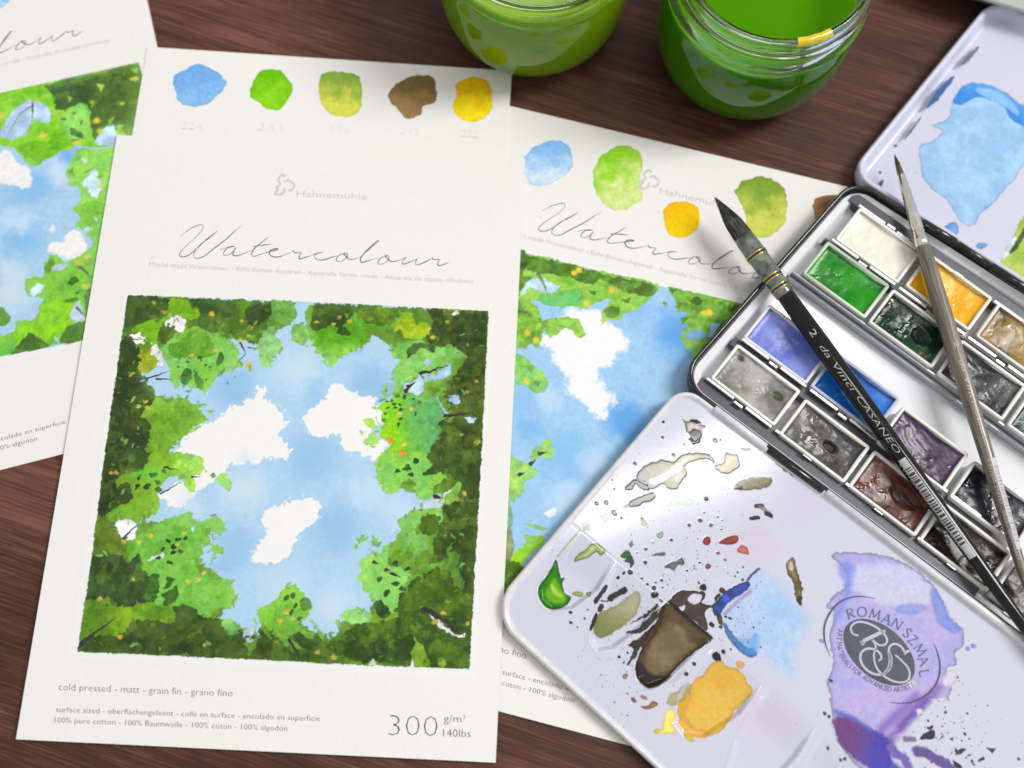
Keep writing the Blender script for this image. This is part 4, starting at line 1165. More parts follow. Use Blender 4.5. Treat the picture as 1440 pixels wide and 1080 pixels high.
fl = flap_st([(876.7, 636.7), (776.7, 753.3), (806, 973), (922, 1080), (998, 569), (1438, 899)])
fL = line_x(fl[0], fl[1], fl[2], fl[3])
fT = line_x(fl[0], fl[1], fl[4], fl[5])
fB = fL + (fl[3] - fl[2]) / np.linalg.norm(fl[3] - fl[2]) * 196
fR = fT + (fl[5] - fl[4]) / np.linalg.norm(fl[5] - fl[4]) * 192
f_out = round_poly([fL, fB, fR, fT], [14, 14, 8, 9], 10)
cv = Canvas(f_out[:, 0].min(), f_out[:, 1].min(), f_out[:, 0].max(), f_out[:, 1].max(), 4.4, (206, 206, 221), 71, flap_st, (.7, .3))
g1, g2, g3, g4, g5, g6, g7, g8 = tile(680, 540, 3), tile(860, 700, 6.545), tile(740, 740, 7.2), tile(860, 830, 4.909), tile(820, 580, 6.545), tile(987, 740, 3.177), tile(1140, 820, 5.4), tile(1240, 900, 6)
cv.edge_k = 1.9
# thin stained films
for ctr, r, c_, a in (((1085, 850), 12, (172, 200, 236), .9), ((1100, 900), 9, (160, 205, 240), .8), ((1060, 765), 12, (212, 194, 216), .7), ((1130, 700), 16, (206, 198, 220), .6), ((1085, 1010), 14, (212, 200, 218), .7), ((880, 770), 12, (198, 204, 218), .5), ((1040, 690), 10, (206, 198, 222), .5)):
    cv.soft(ctr, r, c_, a)
cv.fill(g6([(215, 215), (260, 200), (330, 240), (380, 330), (470, 380), (470, 480), (420, 560), (400, 680), (330, 640), (260, 580), (180, 500), (100, 440), (90, 370), (150, 320)]), (160, 198, 238), amp=1.6, soft=3.0, alpha=.75, edge=0, c2=(184, 206, 236))
K1, K2 = (50, 46, 50), (72, 62, 66)
gl = dict(gloss=.6, h=.12)
# violet wash
cv.fill(g6([(580, 130), (640, 118), (760, 125), (880, 150), (1000, 230), (1070, 310), (1100, 400), (1165, 460), (1165, 540), (1130, 570), (1140, 620), (1090, 640), (1115, 720), (1090, 780), (1010, 770), (985, 840), (940, 850), (880, 920), (820, 960), (840, 1030), (880, 1100), (740, 1100), (640, 1010), (590, 900), (580, 800), (565, 700), (585, 600), (575, 500), (590, 380), (555, 360), (600, 300), (650, 260), (640, 200)]), (168, 166, 226), c2=(186, 170, 222), amp=1.0, soft=.3, edge=.22, alpha=.92, gloss=.3, h=.05)
cv.fill(g6([(690, 180), (880, 170), (990, 240), (1040, 300), (1000, 350), (860, 360), (740, 320), (660, 260)]), (206, 208, 230), amp=1.2, soft=1.2, alpha=.8, edge=0)
cv.fill(g6([(600, 180), (660, 150), (680, 210), (650, 330), (600, 430), (590, 380), (640, 280)]), (122, 140, 226), amp=1.0, soft=1.4, alpha=.7, edge=0)
cv.fill(g6([(1020, 290), (1060, 300), (1110, 400), (1160, 460), (1110, 470), (1050, 420)]), (128, 146, 228), amp=.8, soft=.8, alpha=.8, edge=.1)
cv.fill(g6([(870, 380), (900, 350), (990, 350), (1000, 375), (940, 395)]), (138, 156, 230), amp=.5, soft=.6, alpha=.7)
for q in ([(885, 890), (1060, 720)], [(800, 910), (960, 760)], [(840, 960), (900, 890), (1000, 780)]):
    cv.stroke(g6(q), (118, 84, 178), 3.0, amp=.6, soft=1.6, alpha=.65)
cv.fill(g6([(590, 860), (640, 850), (740, 900), (820, 950), (850, 1040), (820, 1100), (740, 1075), (640, 1000), (600, 930)]), (104, 52, 110), c2=(74, 62, 170), flow=((1180, 1030), (1255, 1065)), amp=.9, soft=.9, edge=.12, alpha=.85, gloss=.5, h=.15)
cv.fill(g6([(770, 930), (850, 960), (840, 1030), (900, 1100), (760, 1100)]), (70, 66, 176), amp=.8, soft=1.4, alpha=.8, edge=0)
cv.stroke(g6([(600, 830), (680, 860), (750, 910)]), (86, 96, 196), 1.6, soft=.9, alpha=.8)
cv.dots(g6([(535, 512), (590, 545), (1215, 535), (1190, 545)]), .9, (150, 146, 222), amp=.8)
cv.dots(g6([(548, 838), (566, 850), (563, 992), (640, 1040), (620, 1045), (578, 690)]), .65, (74, 66, 108), amp=.5)
for q in ([(1080, 660), (1120, 640), (1140, 680), (1110, 720), (1075, 700)], [(960, 820), (985, 815), (985, 840), (965, 845)], [(1050, 770), (1090, 765), (1085, 785), (1055, 785)], [(915, 690), (960, 690), (970, 715), (930, 720)], [(1000, 615), (1035, 618), (1020, 632)]):
    cv.fill(g6(q), (216, 210, 226), amp=.4, soft=.25, alpha=.85)
# dark violet spatter, lower right
for q in ([(320, 835), (380, 770), (440, 760), (435, 830), (370, 835)], [(610, 905), (640, 915), (705, 915), (670, 965), (630, 960)], [(880, 910), (960, 910), (930, 960)], [(810, 1020), (850, 985), (860, 1000), (830, 1030)], [(565, 830), (600, 820), (590, 860)], [(715, 830), (745, 825), (740, 845)], [(470, 850), (520, 800), (515, 825)], [(600, 1010), (650, 1040), (680, 1080), (620, 1075)], [(380, 730), (430, 715), (430, 745), (400, 755)]):
    cv.fill(g8(q), (64, 54, 78), amp=.7, soft=.15, **gl)
cv.stroke(g8([(290, 930), (370, 950), (450, 1000), (540, 1050), (580, 1090)]), (104, 86, 150), 3.5, amp=1.0, soft=.5, gloss=.5, h=.1)
cv.stroke(g8([(80, 900), (120, 960), (190, 1000), (230, 1080)]), (120, 100, 176), 2.8, amp=.9, soft=.6, gloss=.5)
cv.stroke(g8([(200, 832), (270, 836)]), (130, 112, 150), 1.6, amp=.6, soft=.4)
cv.spatter((1345, 1045), 9, 70, (66, 56, 80), .5, 4, gloss=.4, h=.08)
cv.spatter((1330, 1010), 11, 60, (110, 104, 124), .3, 6)
# grey brown dried mixes near the hinge
TAN, TAN2 = (176, 162, 126), (134, 122, 92)
cv.fill(g5([(490, 600), (560, 500), (640, 470), (720, 440), (830, 460), (900, 390), (1000, 380), (1080, 380), (1180, 400), (1210, 460), (1150, 430), (1080, 430), (980, 460), (930, 510), (950, 560), (900, 640), (850, 705), (760, 690), (740, 650), (660, 700), (600, 690), (570, 640)]), TAN2, c2=(184, 170, 136), amp=.8, soft=.2, edge=.3, gloss=.45, h=.1)
cv.fill(g5([(590, 630), (680, 590), (850, 500), (900, 530), (820, 580), (680, 660)]), (232, 232, 236), amp=.5)
cv.fill(g5([(800, 500), (940, 440), (960, 455), (830, 520)]), (206, 198, 168), amp=.4)
cv.fill(g5([(490, 600), (570, 510), (610, 590), (600, 650), (540, 620)]), (112, 104, 102), amp=.6, soft=.6, alpha=.8)
cv.fill(g5([(390, 690), (440, 640), (490, 620), (600, 680), (600, 715), (530, 700), (480, 650), (460, 700), (400, 715)]), (30, 32, 38), amp=.6, **gl)
cv.fill(g5([(440, 865), (430, 820), (530, 780), (630, 735), (665, 760), (660, 795), (560, 830), (500, 865)]), (58, 60, 44), c2=(86, 86, 60), amp=.6, **gl)
cv.fill(g5([(365, 875), (400, 840), (440, 840), (440, 870)]), (140, 146, 140), amp=.6)
cv.fill(g5([(1215, 500), (1300, 450), (1310, 385), (1420, 390), (1440, 480), (1380, 540), (1320, 570), (1250, 545)]), (170, 150, 104), c2=(204, 190, 150), amp=.8, edge=.25, gloss=.4, h=.08)
cv.fill(g1([(1060, 425), (1120, 400), (1200, 390), (1215, 405), (1190, 440), (1100, 450), (1065, 445)]), (150, 140, 96), c2=(122, 116, 76), amp=.8, edge=.2, gloss=.4, h=.08)
cv.fill(g1([(1275, 750), (1310, 735), (1325, 800), (1345, 860), (1340, 900), (1320, 900), (1310, 840), (1285, 800)]), (166, 142, 92), c2=(110, 88, 56), amp=.9, edge=.3, gloss=.4, h=.1)
cv.fill(g1([(1290, 750), (1305, 755), (1305, 790), (1290, 780)]), (222, 216, 214), amp=.4)
cv.fill(g1([(1320, 900), (1345, 895), (1340, 935), (1325, 925)]), (84, 68, 50), amp=.7)
cv.fill(g5([(910, 60), (960, 85), (1000, 80), (1080, 110), (1125, 130), (1090, 160), (1100, 200), (1060, 270), (1010, 280), (985, 210), (945, 165), (940, 100)]), (182, 168, 168), c2=(206, 194, 196), amp=.5, edge=.45, gloss=.4, h=.08)
cv.fill(g5([(985, 75), (1040, 65), (1085, 105), (1030, 105), (990, 100)]), (36, 32, 32), amp=.4, **gl)
cv.fill(g5([(980, 190), (1010, 150), (1060, 165), (1085, 200), (1060, 250), (1010, 240)]), (58, 54, 46), amp=.5, **gl)
cv.stroke(g5([(990, 250), (1020, 280), (1065, 260)]), (26, 26, 28), 1.2, amp=.3, **gl)
for q, r in (((738, 90), .6), ((735, 232), .75), ((832, 390), .7), ((478, 478), .8), ((1215, 255), .9), ((1262, 250), .4), ((930, 298), .3), ((1132, 795), .75), ((130, 835), .8), ((215, 830), .8), ((290, 925), 1.0), ((355, 970), .5), ((545, 975), .5), ((1440, 690), 1.0), ((265, 625), .35), ((285, 705), .35)):
    cv.dots(g5([q]), r, (62, 60, 70), amp=.55, soft=.12, gloss=.5, h=.08)
cv.fill(g5([(770, 870), (800, 825), (900, 820), (1000, 800), (1010, 850), (900, 850), (820, 850)]), (196, 220, 190), amp=.9, soft=.4, alpha=.8)
cv.dots(g5([(205, 970), (30, 1050), (560, 1010)]), 1.5, (150, 190, 130), amp=1.4, alpha=.7)
cv.fill(g1([(1230, 335), (1300, 360), (1330, 395), (1310, 390), (1260, 360)]), (58, 54, 60), amp=1.0, alpha=.9)
cv.fill(g1([(1085, 270), (1130, 275), (1120, 285), (1090, 278)]), (96, 96, 92), amp=.8)
cv.stroke(g1([(1150, 515), (1175, 515)]), (52, 50, 56), 1.6, amp=.4)
cv.stroke(g1([(1165, 520), (1215, 555)]), (120, 112, 112), 1.6, amp=.8, alpha=.7)
cv.stroke(g1([(1190, 545), (1215, 557)]), (48, 44, 50), 1.5, amp=.4)
cv.stroke(g1([(1130, 567), (1158, 563)]), (44, 42, 50), 1.5, amp=.3)
# red and green specks
cv.fill(g2([(840, 390), (870, 355), (910, 370), (905, 420), (875, 437), (845, 420)]), (162, 62, 60), c2=(190, 84, 74), amp=.3, edge=.25, gloss=.3, h=.06)
cv.fill(g2([(990, 410), (1040, 370), (1140, 340), (1170, 370), (1150, 415), (1090, 430), (1020, 425)]), (186, 84, 74), c2=(162, 66, 60), amp=.4, edge=.25, gloss=.3, h=.06)
cv.fill(g2([(1160, 470), (1200, 435), (1250, 460), (1265, 520), (1210, 515), (1165, 500)]), (204, 106, 92), amp=.4, edge=.2, gloss=.3, h=.06)
cv.fill(g2([(862, 630), (890, 605), (918, 630), (895, 658), (868, 650)]), (166, 88, 84), amp=.3, edge=.3)
cv.fill(g2([(490, 640), (530, 595), (610, 570), (640, 545), (665, 590), (660, 620), (610, 625), (570, 670), (530, 645)]), (104, 116, 110), amp=.5, edge=.25, h=.06)
cv.fill(g2([(360, 540), (430, 510), (490, 500), (490, 530), (440, 535)]), (92, 92, 100), amp=.4)
cv.fill(g2([(80, 530), (140, 485), (180, 520), (160, 550), (100, 552)]), (64, 158, 30), c2=(40, 120, 30), amp=.5, edge=.2, gloss=.6)
cv.fill(g2([(115, 580), (180, 520), (205, 600), (170, 645), (160, 600)]), (52, 66, 66), amp=.5, gloss=.5)
cv.fill(g2([(160, 430), (190, 395), (195, 440), (175, 460)]), (66, 118, 82), amp=.4)
cv.fill(g2([(415, 345), (460, 315), (475, 350), (440, 375)]), (150, 200, 180), amp=.5, edge=.3)
for q, r, c_ in (((168, 685), 1.0, K1), ((110, 693), .55, K1), ((60, 730), .75, K1), ((280, 745), .5, K1), ((330, 798), .5, K1), ((390, 830), 1.0, (84, 82, 84)), ((400, 895), 1.0, K1), ((462, 757), .75, (92, 92, 96)), ((408, 780), .45, K2), ((468, 822), .4, K2), ((842, 822), 1.5, (48, 48, 52)), ((800, 778), .45, K1), ((312, 595), .8, K2), ((315, 475), .8, (88, 88, 92)), ((550, 388), .75, (104, 102, 112)), ((380, 410), .7, (180, 190, 176)), ((715, 250), .8, (96, 96, 100)), ((815, 210), .9, (84, 78, 88)), ((912, 248), 1.0, (112, 100, 108)), ((975, 172), .5, K2), ((850, 138), .4, K2), ((980, 510), .8, (116, 90, 110)), ((1045, 575), .5, (130, 126, 150)), ((1020, 850), 1.2, (96, 66, 66)), ((695, 668), .5, K2), ((760, 625), .35, K2), ((235, 505), .35, K2), ((1012, 290), .35, K2), ((1205, 640), .4, K2), ((1165, 688), .4, K2), ((1137, 722), .4, K2), ((1208, 755), .5, (60, 60, 90)), ((805, 597), .5, (80, 80, 100)), ((1018, 203), .3, K2), ((872, 8), .6, K1)):
    cv.dots(g2([q]), r, c_, amp=.5, soft=.12, gloss=.5, h=.08)
cv.spatter((950, 790), 9, 190, (84, 84, 92), .24, 8)
cv.spatter((900, 860), 9, 110, (70, 68, 72), .26, 18)
cv.spatter((930, 700), 16, 90, (96, 98, 106), .22, 19)
cv.spatter((870, 960), 8, 60, (110, 104, 110), .22, 20)
cv.spatter((985, 760), 10, 60, (120, 110, 120), .2, 9)
cv.spatter((850, 690), 14, 60, (110, 116, 120), .22, 10)
cv.spatter((1130, 1000), 20, 60, (150, 150, 166), .22, 12)
# green well
cv.fill(g3([(300, 345), (320, 360), (340, 450), (360, 510), (400, 515), (370, 560), (385, 640), (420, 680), (465, 715), (420, 790), (340, 830), (260, 838), (190, 810), (140, 740), (120, 670), (140, 590), (200, 510), (250, 430)]), (22, 112, 12), c2=(44, 140, 10), amp=.3, soft=.2, edge=.3, gloss=.95, h=.25)
cv.fill(g3([(250, 570), (300, 520), (340, 600), (400, 690), (400, 760), (300, 780), (220, 740), (195, 680), (220, 610)]), (120, 188, 10), amp=.5, soft=1.0, alpha=.9, edge=0, gloss=.95)
cv.fill(g3([(245, 590), (270, 580), (320, 650), (370, 690), (380, 715), (310, 700), (270, 650)]), (186, 222, 90), amp=.4, soft=.4, alpha=.8, edge=0, gloss=.9)
cv.fill(g3([(490, 350), (520, 285), (600, 240), (660, 180), (720, 178), (800, 235), (790, 270), (750, 290), (710, 260), (640, 310), (580, 330), (520, 345)]), (186, 212, 122), amp=.3, edge=.35, gloss=.4, h=.05)
cv.fill(g3([(470, 680), (510, 655), (580, 670), (560, 710), (510, 695)]), (176, 204, 110), amp=.3, edge=.3)
cv.fill(g3([(608, 670), (660, 660), (650, 700), (630, 715)]), (186, 210, 130), amp=.3, edge=.3)
cv.stroke(g3([(540, 45), (470, 120), (320, 310)]), (150, 178, 110), .7, amp=.3, alpha=.7)
cv.fill(g3([(580, 30), (600, 0), (625, -5), (620, 25), (590, 45)]), (176, 206, 120), amp=.3, edge=.3)
for q, r in (((445, 872), .7), ((452, 975), .6), ((985, 475), .5), ((930, 515), .7), ((620, 850), .4), ((590, 935), .4), ((1048, 465), 1.0)):
    cv.dots(g3([q]), r, K1, amp=.5, soft=.12, gloss=.5, h=.08)
# olive well
cv.fill(g3([(730, 900), (800, 840), (950, 780), (1050, 690), (1120, 655), (1160, 700), (1150, 800), (1100, 920), (990, 1000), (880, 1080), (760, 1130), (700, 1080), (690, 1000)]), (128, 134, 78), c2=(176, 178, 138), flow=((850, 890), (890, 840)), amp=.6, soft=.5, edge=.15, gloss=.6, h=.1)
cv.fill(g3([(640, 1040), (660, 970), (700, 880), (730, 880), (710, 970), (680, 1020), (660, 1060)]), (40, 42, 36), amp=.4, soft=.25, gloss=.7, h=.1)
for q, w in (([(700, 765), (760, 680), (800, 615)], 1.6), ([(860, 725), (930, 680), (1000, 640)], 2.2), ([(750, 835), (770, 800)], 1.8), ([(780, 660), (805, 612)], 1.4), ([(1290, 700), (1320, 690)], 2.0), ([(760, 755), (830, 745)], .5)):
    cv.stroke(g3(q), (56, 52, 54), w, amp=.6, soft=.15, gloss=.5, h=.08)
# brown well
for q in ([(1070, 990), (1160, 930), (1280, 830), (1330, 790), (1320, 830), (1200, 920), (1090, 990)], [(1030, 1070), (1130, 1040), (1250, 900), (1350, 820), (1420, 770), (1400, 860), (1250, 1000), (1150, 1090), (1060, 1090)]):
    cv.fill(g3(q), (58, 50, 48), amp=.9, soft=.15, gloss=.5, h=.08)
cv.fill(g4([(415, 50), (460, 10), (520, 0), (640, 10), (640, 50), (620, 90), (700, 100), (710, 40), (750, 20), (790, 60), (740, 110), (760, 190), (770, 240), (740, 230), (720, 150), (690, 120), (640, 150), (660, 230), (650, 280), (560, 200), (450, 130), (395, 90)]), (72, 62, 58), c2=(94, 82, 74), amp=.7, soft=.15, edge=.25, gloss=.45, h=.1)
cv.fill(g4([(525, 60), (560, 25), (620, 30), (610, 75), (560, 100)]), (208, 206, 220), amp=.4, edge=0)
cv.fill(g4([(450, 130), (500, 105), (505, 135), (470, 145)]), (212, 210, 222), amp=.5, edge=0)
cv.fill(g4([(380, 85), (480, 160), (600, 260), (690, 335), (640, 380), (520, 470), (400, 590), (330, 660), (250, 672), (190, 630), (165, 550), (180, 480), (215, 400), (200, 360), (290, 250), (340, 160)]), (98, 80, 50), c2=(74, 58, 38), amp=.4, soft=.2, edge=.45, gloss=.75, h=.15)
cv.fill(g4([(360, 240), (430, 225), (500, 270), (530, 350), (590, 380), (500, 460), (400, 560), (300, 590), (240, 520), (250, 440), (300, 330)]), (140, 120, 88), c2=(124, 102, 70), amp=.7, soft=1.2, alpha=.9, edge=0, gloss=.7)
cv.fill(g4([(170, 540), (200, 480), (260, 560), (340, 600), (410, 590), (320, 660), (250, 672), (195, 630)]), (40, 34, 34), amp=.5, soft=.8, alpha=.9, edge=0, gloss=.8)
cv.stroke(g4([(225, 400), (300, 300), (370, 120)]), (66, 40, 26), 1.0, amp=.4, soft=.5, alpha=.8)
cv.stroke(g4([(395, 80), (540, 200), (690, 330)]), (34, 26, 24), 1.0, amp=.3, soft=.2)
cv.fill(g4([(110, 370), (190, 340), (280, 240), (300, 250), (220, 380), (130, 500), (100, 500), (160, 410)]), (56, 52, 52), amp=1.2, soft=.15, gloss=.5)
for q, r in (((690, 238), 1.1), ((752, 255), .7), ((775, 430), .9), ((820, 410), .4), ((52, 462), .6), ((725, 455), 1.6), ((740, 480), 1.1), ((680, 330), .7), ((575, 510), .8), ((785, 185), .6), ((820, 195), .6), ((110, 430), .5), ((345, 70), .8), ((300, 35), 1.2), ((515, 580), .9)):
    cv.dots(g4([q]), r, K1, amp=.55, soft=.12, gloss=.5, h=.08)
cv.spatter((885, 930), 7, 90, (92, 88, 90), .3, 14, gloss=.3)
cv.spatter((1050, 850), 6, 30, (60, 66, 96), .3, 15)
for q, c_ in (([(75, 600), (90, 575), (112, 585), (95, 612)], (182, 140, 112)), ([(200, 805), (250, 795), (290, 760), (318, 790), (250, 822)], (192, 140, 92)), ([(135, 745), (160, 745), (170, 775), (145, 770)], (150, 120, 104)), ([(205, 725), (240, 735), (240, 755), (210, 750)], (206, 168, 140)), ([(70, 500), (90, 485), (85, 515)], (170, 140, 120))):
    cv.fill(g4(q), c_, amp=.4, edge=.3, h=.05)
# blue smear
cv.fill(g2([(940, 970), (1000, 900), (1080, 840), (1200, 780), (1255, 770), (1275, 820), (1200, 880), (1120, 930), (1040, 1000), (1000, 1060), (950, 1080)]), (40, 62, 104), c2=(58, 84, 170), amp=.7, soft=.2, edge=.2, gloss=.5, h=.1)
cv.fill(g2([(1010, 910), (1050, 880), (1090, 930), (1060, 970), (1020, 960)]), (60, 88, 206), amp=.4, soft=.5)
cv.stroke(g2([(1250, 770), (1290, 710), (1360, 655)]), (92, 74, 110), .8, amp=.4, soft=.2)
cv.fill(g4([(770, 240), (800, 250), (850, 320), (920, 390), (990, 400), (1000, 455), (950, 460), (880, 420), (810, 340)]), (46, 92, 172), c2=(80, 140, 214), amp=.8, soft=.4, edge=.25, gloss=.4, h=.06)
cv.fill(g4([(850, 330), (950, 330), (1000, 300), (1010, 430), (930, 400)]), (98, 160, 226), amp=1, soft=1.5, alpha=.7, edge=0)
cv.stroke(g4([(780, 160), (880, 70), (960, 10)]), (152, 130, 190), 1.3, amp=.7, soft=.6, alpha=.7)
cv.spatter((1055, 885), 4, 30, (70, 84, 120), .35, 16)
# yellow well
cv.fill(g4([(770, 490), (700, 500), (640, 580), (560, 640), (540, 720), (460, 780), (470, 880), (520, 960), (580, 1005), (660, 1010), (760, 970), (860, 840), (980, 695), (950, 640), (900, 570), (850, 530), (800, 520)]), (232, 190, 74), c2=(236, 180, 62), amp=.8, soft=.2, edge=.12, gloss=.25, h=.3)
cv.fill(g4([(470, 790), (540, 700), (580, 720), (520, 830), (560, 930), (660, 980), (600, 1010), (520, 960)]), (214, 160, 58), amp=.8, soft=.6, alpha=.7, edge=0)
cv.stroke(g4([(480, 920), (560, 980), (640, 1005)]), (240, 178, 90), 2.0, amp=.6, soft=.5)
cv.fill(g4([(370, 840), (410, 820), (440, 870), (420, 930), (440, 980), (380, 980), (300, 995), (300, 960), (350, 950)]), (238, 214, 96), amp=1.0, soft=.2, edge=.1, h=.08)
cv.fill(g4([(500, 960), (560, 1000), (570, 1040), (530, 1040)]), (240, 208, 70), amp=.8, soft=.2, h=.06)
cv.fill(g4([(380, 740), (450, 690), (550, 640), (540, 720), (470, 780), (400, 800)]), (172, 164, 96), amp=1.1, soft=.3, alpha=.8)
cv.fill(g4([(860, 500), (890, 490), (920, 520), (890, 545), (865, 525)]), (240, 178, 110), amp=.6)
for q in ([(440, 740), (500, 650), (530, 640), (510, 700), (460, 760)], [(400, 630), (500, 550), (510, 570), (430, 640)]):
    cv.fill(g4(q), (206, 202, 208), amp=.9, soft=.3, alpha=.8)
# relief: wells fall away from the crease line towards a rounded end
crease = flap_st([(815, 745), (1190, 1055)])
cdir = (crease[1] - crease[0]) / np.linalg.norm(crease[1] - crease[0])
cnorm = np.array([cdir[1], -cdir[0]])
if (flap_st([(780, 900)])[0] - crease[0]) @ cnorm < 0:
    cnorm = -cnorm
dist = (cv.X - crease[0][0]) * cnorm[0] + (cv.Y - crease[0][1]) * cnorm[1]
for q in ([(819, 748), (866, 787), (840, 830), (805, 856), (775, 860), (758, 845), (757, 825), (785, 785)],
          [(869, 789), (931, 843), (905, 880), (862, 912), (840, 916), (830, 902), (833, 870), (850, 830)],
          [(936, 848), (1001, 900), (985, 912), (935, 960), (912, 968), (895, 955), (893, 930), (910, 890)],
          [(1010, 906), (1073, 962), (1040, 1005), (990, 1038), (962, 1036), (946, 1015), (955, 985), (985, 940)],
          [(1085, 965), (1150, 1020), (1120, 1065), (1070, 1120), (1040, 1110), (1022, 1085), (1035, 1040), (1060, 1000)],
          [(1158, 1028), (1225, 1085), (1195, 1130), (1150, 1170), (1110, 1150), (1130, 1080)]):
    sd = poly_sd(cv.X, cv.Y, flap_st(q))
    cv.h -= 2.3 * sstep(-.5, 1.6, sd) * sstep(-1, 15, dist)
    cv.h += .18 * np.exp(-(sd / .9) ** 2) * sstep(0, 6, dist)
cv.h -= .05 * np.exp(-(dist / .35) ** 2) * (dist < 30)
cv.h += .05 * fbm(cv.X, cv.Y, 25, 5, 2)
keep = poly_sd(cv.X, cv.Y, f_out) > 2.2
P = flap_w(np.stack([cv.X.ravel(), cv.Y.ravel()], -1), 0)
P[:, 2] += cv.h.ravel()
rgba = cv.rgba((.925, .92, .905), .80)
P, rgba = P.reshape(cv.X.shape + (3,)), rgba
flap = link("mixing_flap", grid_mesh("mixing_flap", P[::-1] if True else P, rgba[::-1], M['palette'], keep[::-1]), tin)
rimp = [(3.4, -.12), (2.6, .0), (2.1, .55), (1.6, 1.15), (1.0, 1.4), (.4, 1.2), (-.05, .6), (-.15, -.6), (.0, -2.2), (.5, -2.3), (.6, -.5)]
v, f = loft([flap_w(inset(f_out, d), z) for d, z in rimp])
mesh_obj("flap_rim", v, f, M['rod_white'], flap, True)

# --- emblem and lettering on the flap
def flap_print(name, parts_px, mat, dz=.22):
    v, f = merge(parts_px)
    return mesh_obj(name, flap_w(flap_st(v), dz), f, mat, flap)


M['print_grey'] = plain("printed_slate_grey", (.055, .062, .085), .3, vary=.25, scale=180, strength=.02)
M['print_ink'] = plain("printed_slate_ink", (.10, .10, .17), .4, vary=.15)
M['print_pale'] = plain("unprinted_enamel_line", (.48, .47, .62), .3, vary=.03)


def ellipse(cx, cy, rx, ry, ang, n=72):
    t = np.linspace(0, 2 * np.pi, n, endpoint=False)
    x, y = rx * np.cos(t), ry * np.sin(t)
    c, s = math.cos(ang), math.sin(ang)
    return np.stack([cx + x * c - y * s, cy + x * s + y * c], -1)


el = ellipse(520, 525, 318, 190, math.radians(41))
o = np.array(g7(el))
flap_print("emblem_disc", [(np.vstack([[o.mean(0)], o]), [(0, 1 + i, 1 + (i + 1) % len(o)) for i in range(len(o))])], M['print_grey'])
mono = [
    ([(362, 398), (320, 385), (303, 345), (325, 308), (375, 294), (440, 308), (510, 345), (565, 400), (578, 440), (560, 468), (515, 470), (470, 432)], 15),
    ([(385, 462), (405, 438), (470, 405), (540, 372), (565, 366)], 26),
    ([(380, 440), (400, 470)], 26),
    ([(465, 432), (492, 480), (478, 555), (498, 640), (548, 700), (620, 742), (690, 754), (738, 735), (750, 690), (735, 640), (690, 590), (640, 545)], 14),
    ([(515, 590), (535, 570), (522, 530), (470, 500), (415, 502), (378, 540), (382, 600), (420, 655), (480, 690), (550, 692), (592, 650), (606, 585), (592, 525), (602, 478), (645, 462), (690, 488), (715, 532)], 17),
    ([(556, 690), (592, 650), (606, 585), (592, 525)], 28),
    ([(706, 540), (728, 522), (748, 515)], 18),
]
flap_print("emblem_monogram", [ribbon(smooth_line(g7(p), 7), (w / 5.4) * (.75 + .35 * np.sin(np.linspace(.3, 2.8, len(smooth_line(p, 7)))))) for p, w in mono], M['print_pale'], .27)
for p, w in (([(150, 560), (118, 480), (102, 400), (108, 310), (150, 220), (220, 145), (310, 108), (400, 102), (495, 118)], 13), ([(590, 902), (680, 912), (780, 900), (870, 855), (940, 785), (975, 700), (980, 610), (960, 520), (930, 455)], 13)):
    q = smooth_line(g7(p), 8)
    flap_print("emblem_swoosh", [ribbon(q, w / 5.4 * np.sin(np.linspace(.05, 3.09, len(q))) ** .8)], M['print_grey'], .24)
LET = {'R': [([(0, 0), (0, 1)], 1), ([(0, 1), (.4, 1), (.55, .8), (.45, .58), (0, .52)], .5), ([(.2, .52), (.65, 0)], 1), ([(-.12, 0), (.14, 0)], .4)],
       'O': [([(.4, 1), (.1, .9), (-.05, .5), (.1, .1), (.4, 0), (.72, .1), (.87, .5), (.72, .9), (.4, 1)], .7)],
       'M': [([(0, 0), (.1, 1)], .4), ([(.1, 1), (.48, .1)], 1), ([(.48, .1), (.88, 1)], .4), ([(.88, 1), (.98, 0)], 1), ([(-.1, 0), (.12, 0)], .4), ([(.85, 0), (1.1, 0)], .4)],
       'A': [([(0, 0), (.4, 1)], .4), ([(.4, 1), (.82, 0)], 1), ([(.14, .36), (.66, .36)], .4), ([(-.1, 0), (.12, 0)], .4), ([(.68, 0), (.94, 0)], .4)],
       'N': [([(0, 0), (0, 1)], .4), ([(0, 1), (.78, 0)], 1), ([(.78, 0), (.78, 1)], .4), ([(-.12, 0), (.12, 0)], .4), ([(.66, 1), (.9, 1)], .4)],
       'S': [([(.52, .85), (.4, 1), (.12, .97), (.02, .76), (.2, .56), (.42, .42), (.52, .22), (.38, .02), (.12, 0), (0, .16)], .8)],
       'Z': [([(0, 1), (.62, 1)], .5), ([(.62, 1), (0, 0)], 1), ([(0, 0), (.66, 0)], .5), ([(.66, 0), (.68, .15)], .4)],
       'L': [([(0, 0), (0, 1)], 1), ([(0, 0), (.5, 0)], .5), ([(.5, 0), (.53, .15)], .4), ([(-.12, 1), (.14, 1)], .4)]}
parts = []
for ch, x, y, rot in zip("ROMANSZMAL", (302, 390, 490, 580, 656, 735, 778, 835, 858, 862), (232, 218, 235, 272, 310, 378, 432, 505, 590, 682), (-16, 0, 14, 24, 33, 40, 44, 56, 66, 80)):
    strokes = LET[ch]
    xs = [a_ for p, _ in strokes for a_, _b in p]
    mid = (min(xs) + max(xs)) / 2
    c, s = math.cos(math.radians(rot)), math.sin(math.radians(rot))
    for p, wt in strokes:
        q = np.array(smooth_line(p, 5)) if len(p) > 3 else np.array(p, float)
        q = np.stack([(q[:, 0] - mid) * 72, -(q[:, 1] - .5) * 70], -1)
        q = np.stack([x + q[:, 0] * c - q[:, 1] * s, y + q[:, 0] * s + q[:, 1] * c], -1)
        parts.append(ribbon(g7(q), 1.0 + 1.3 * (wt - .4)))
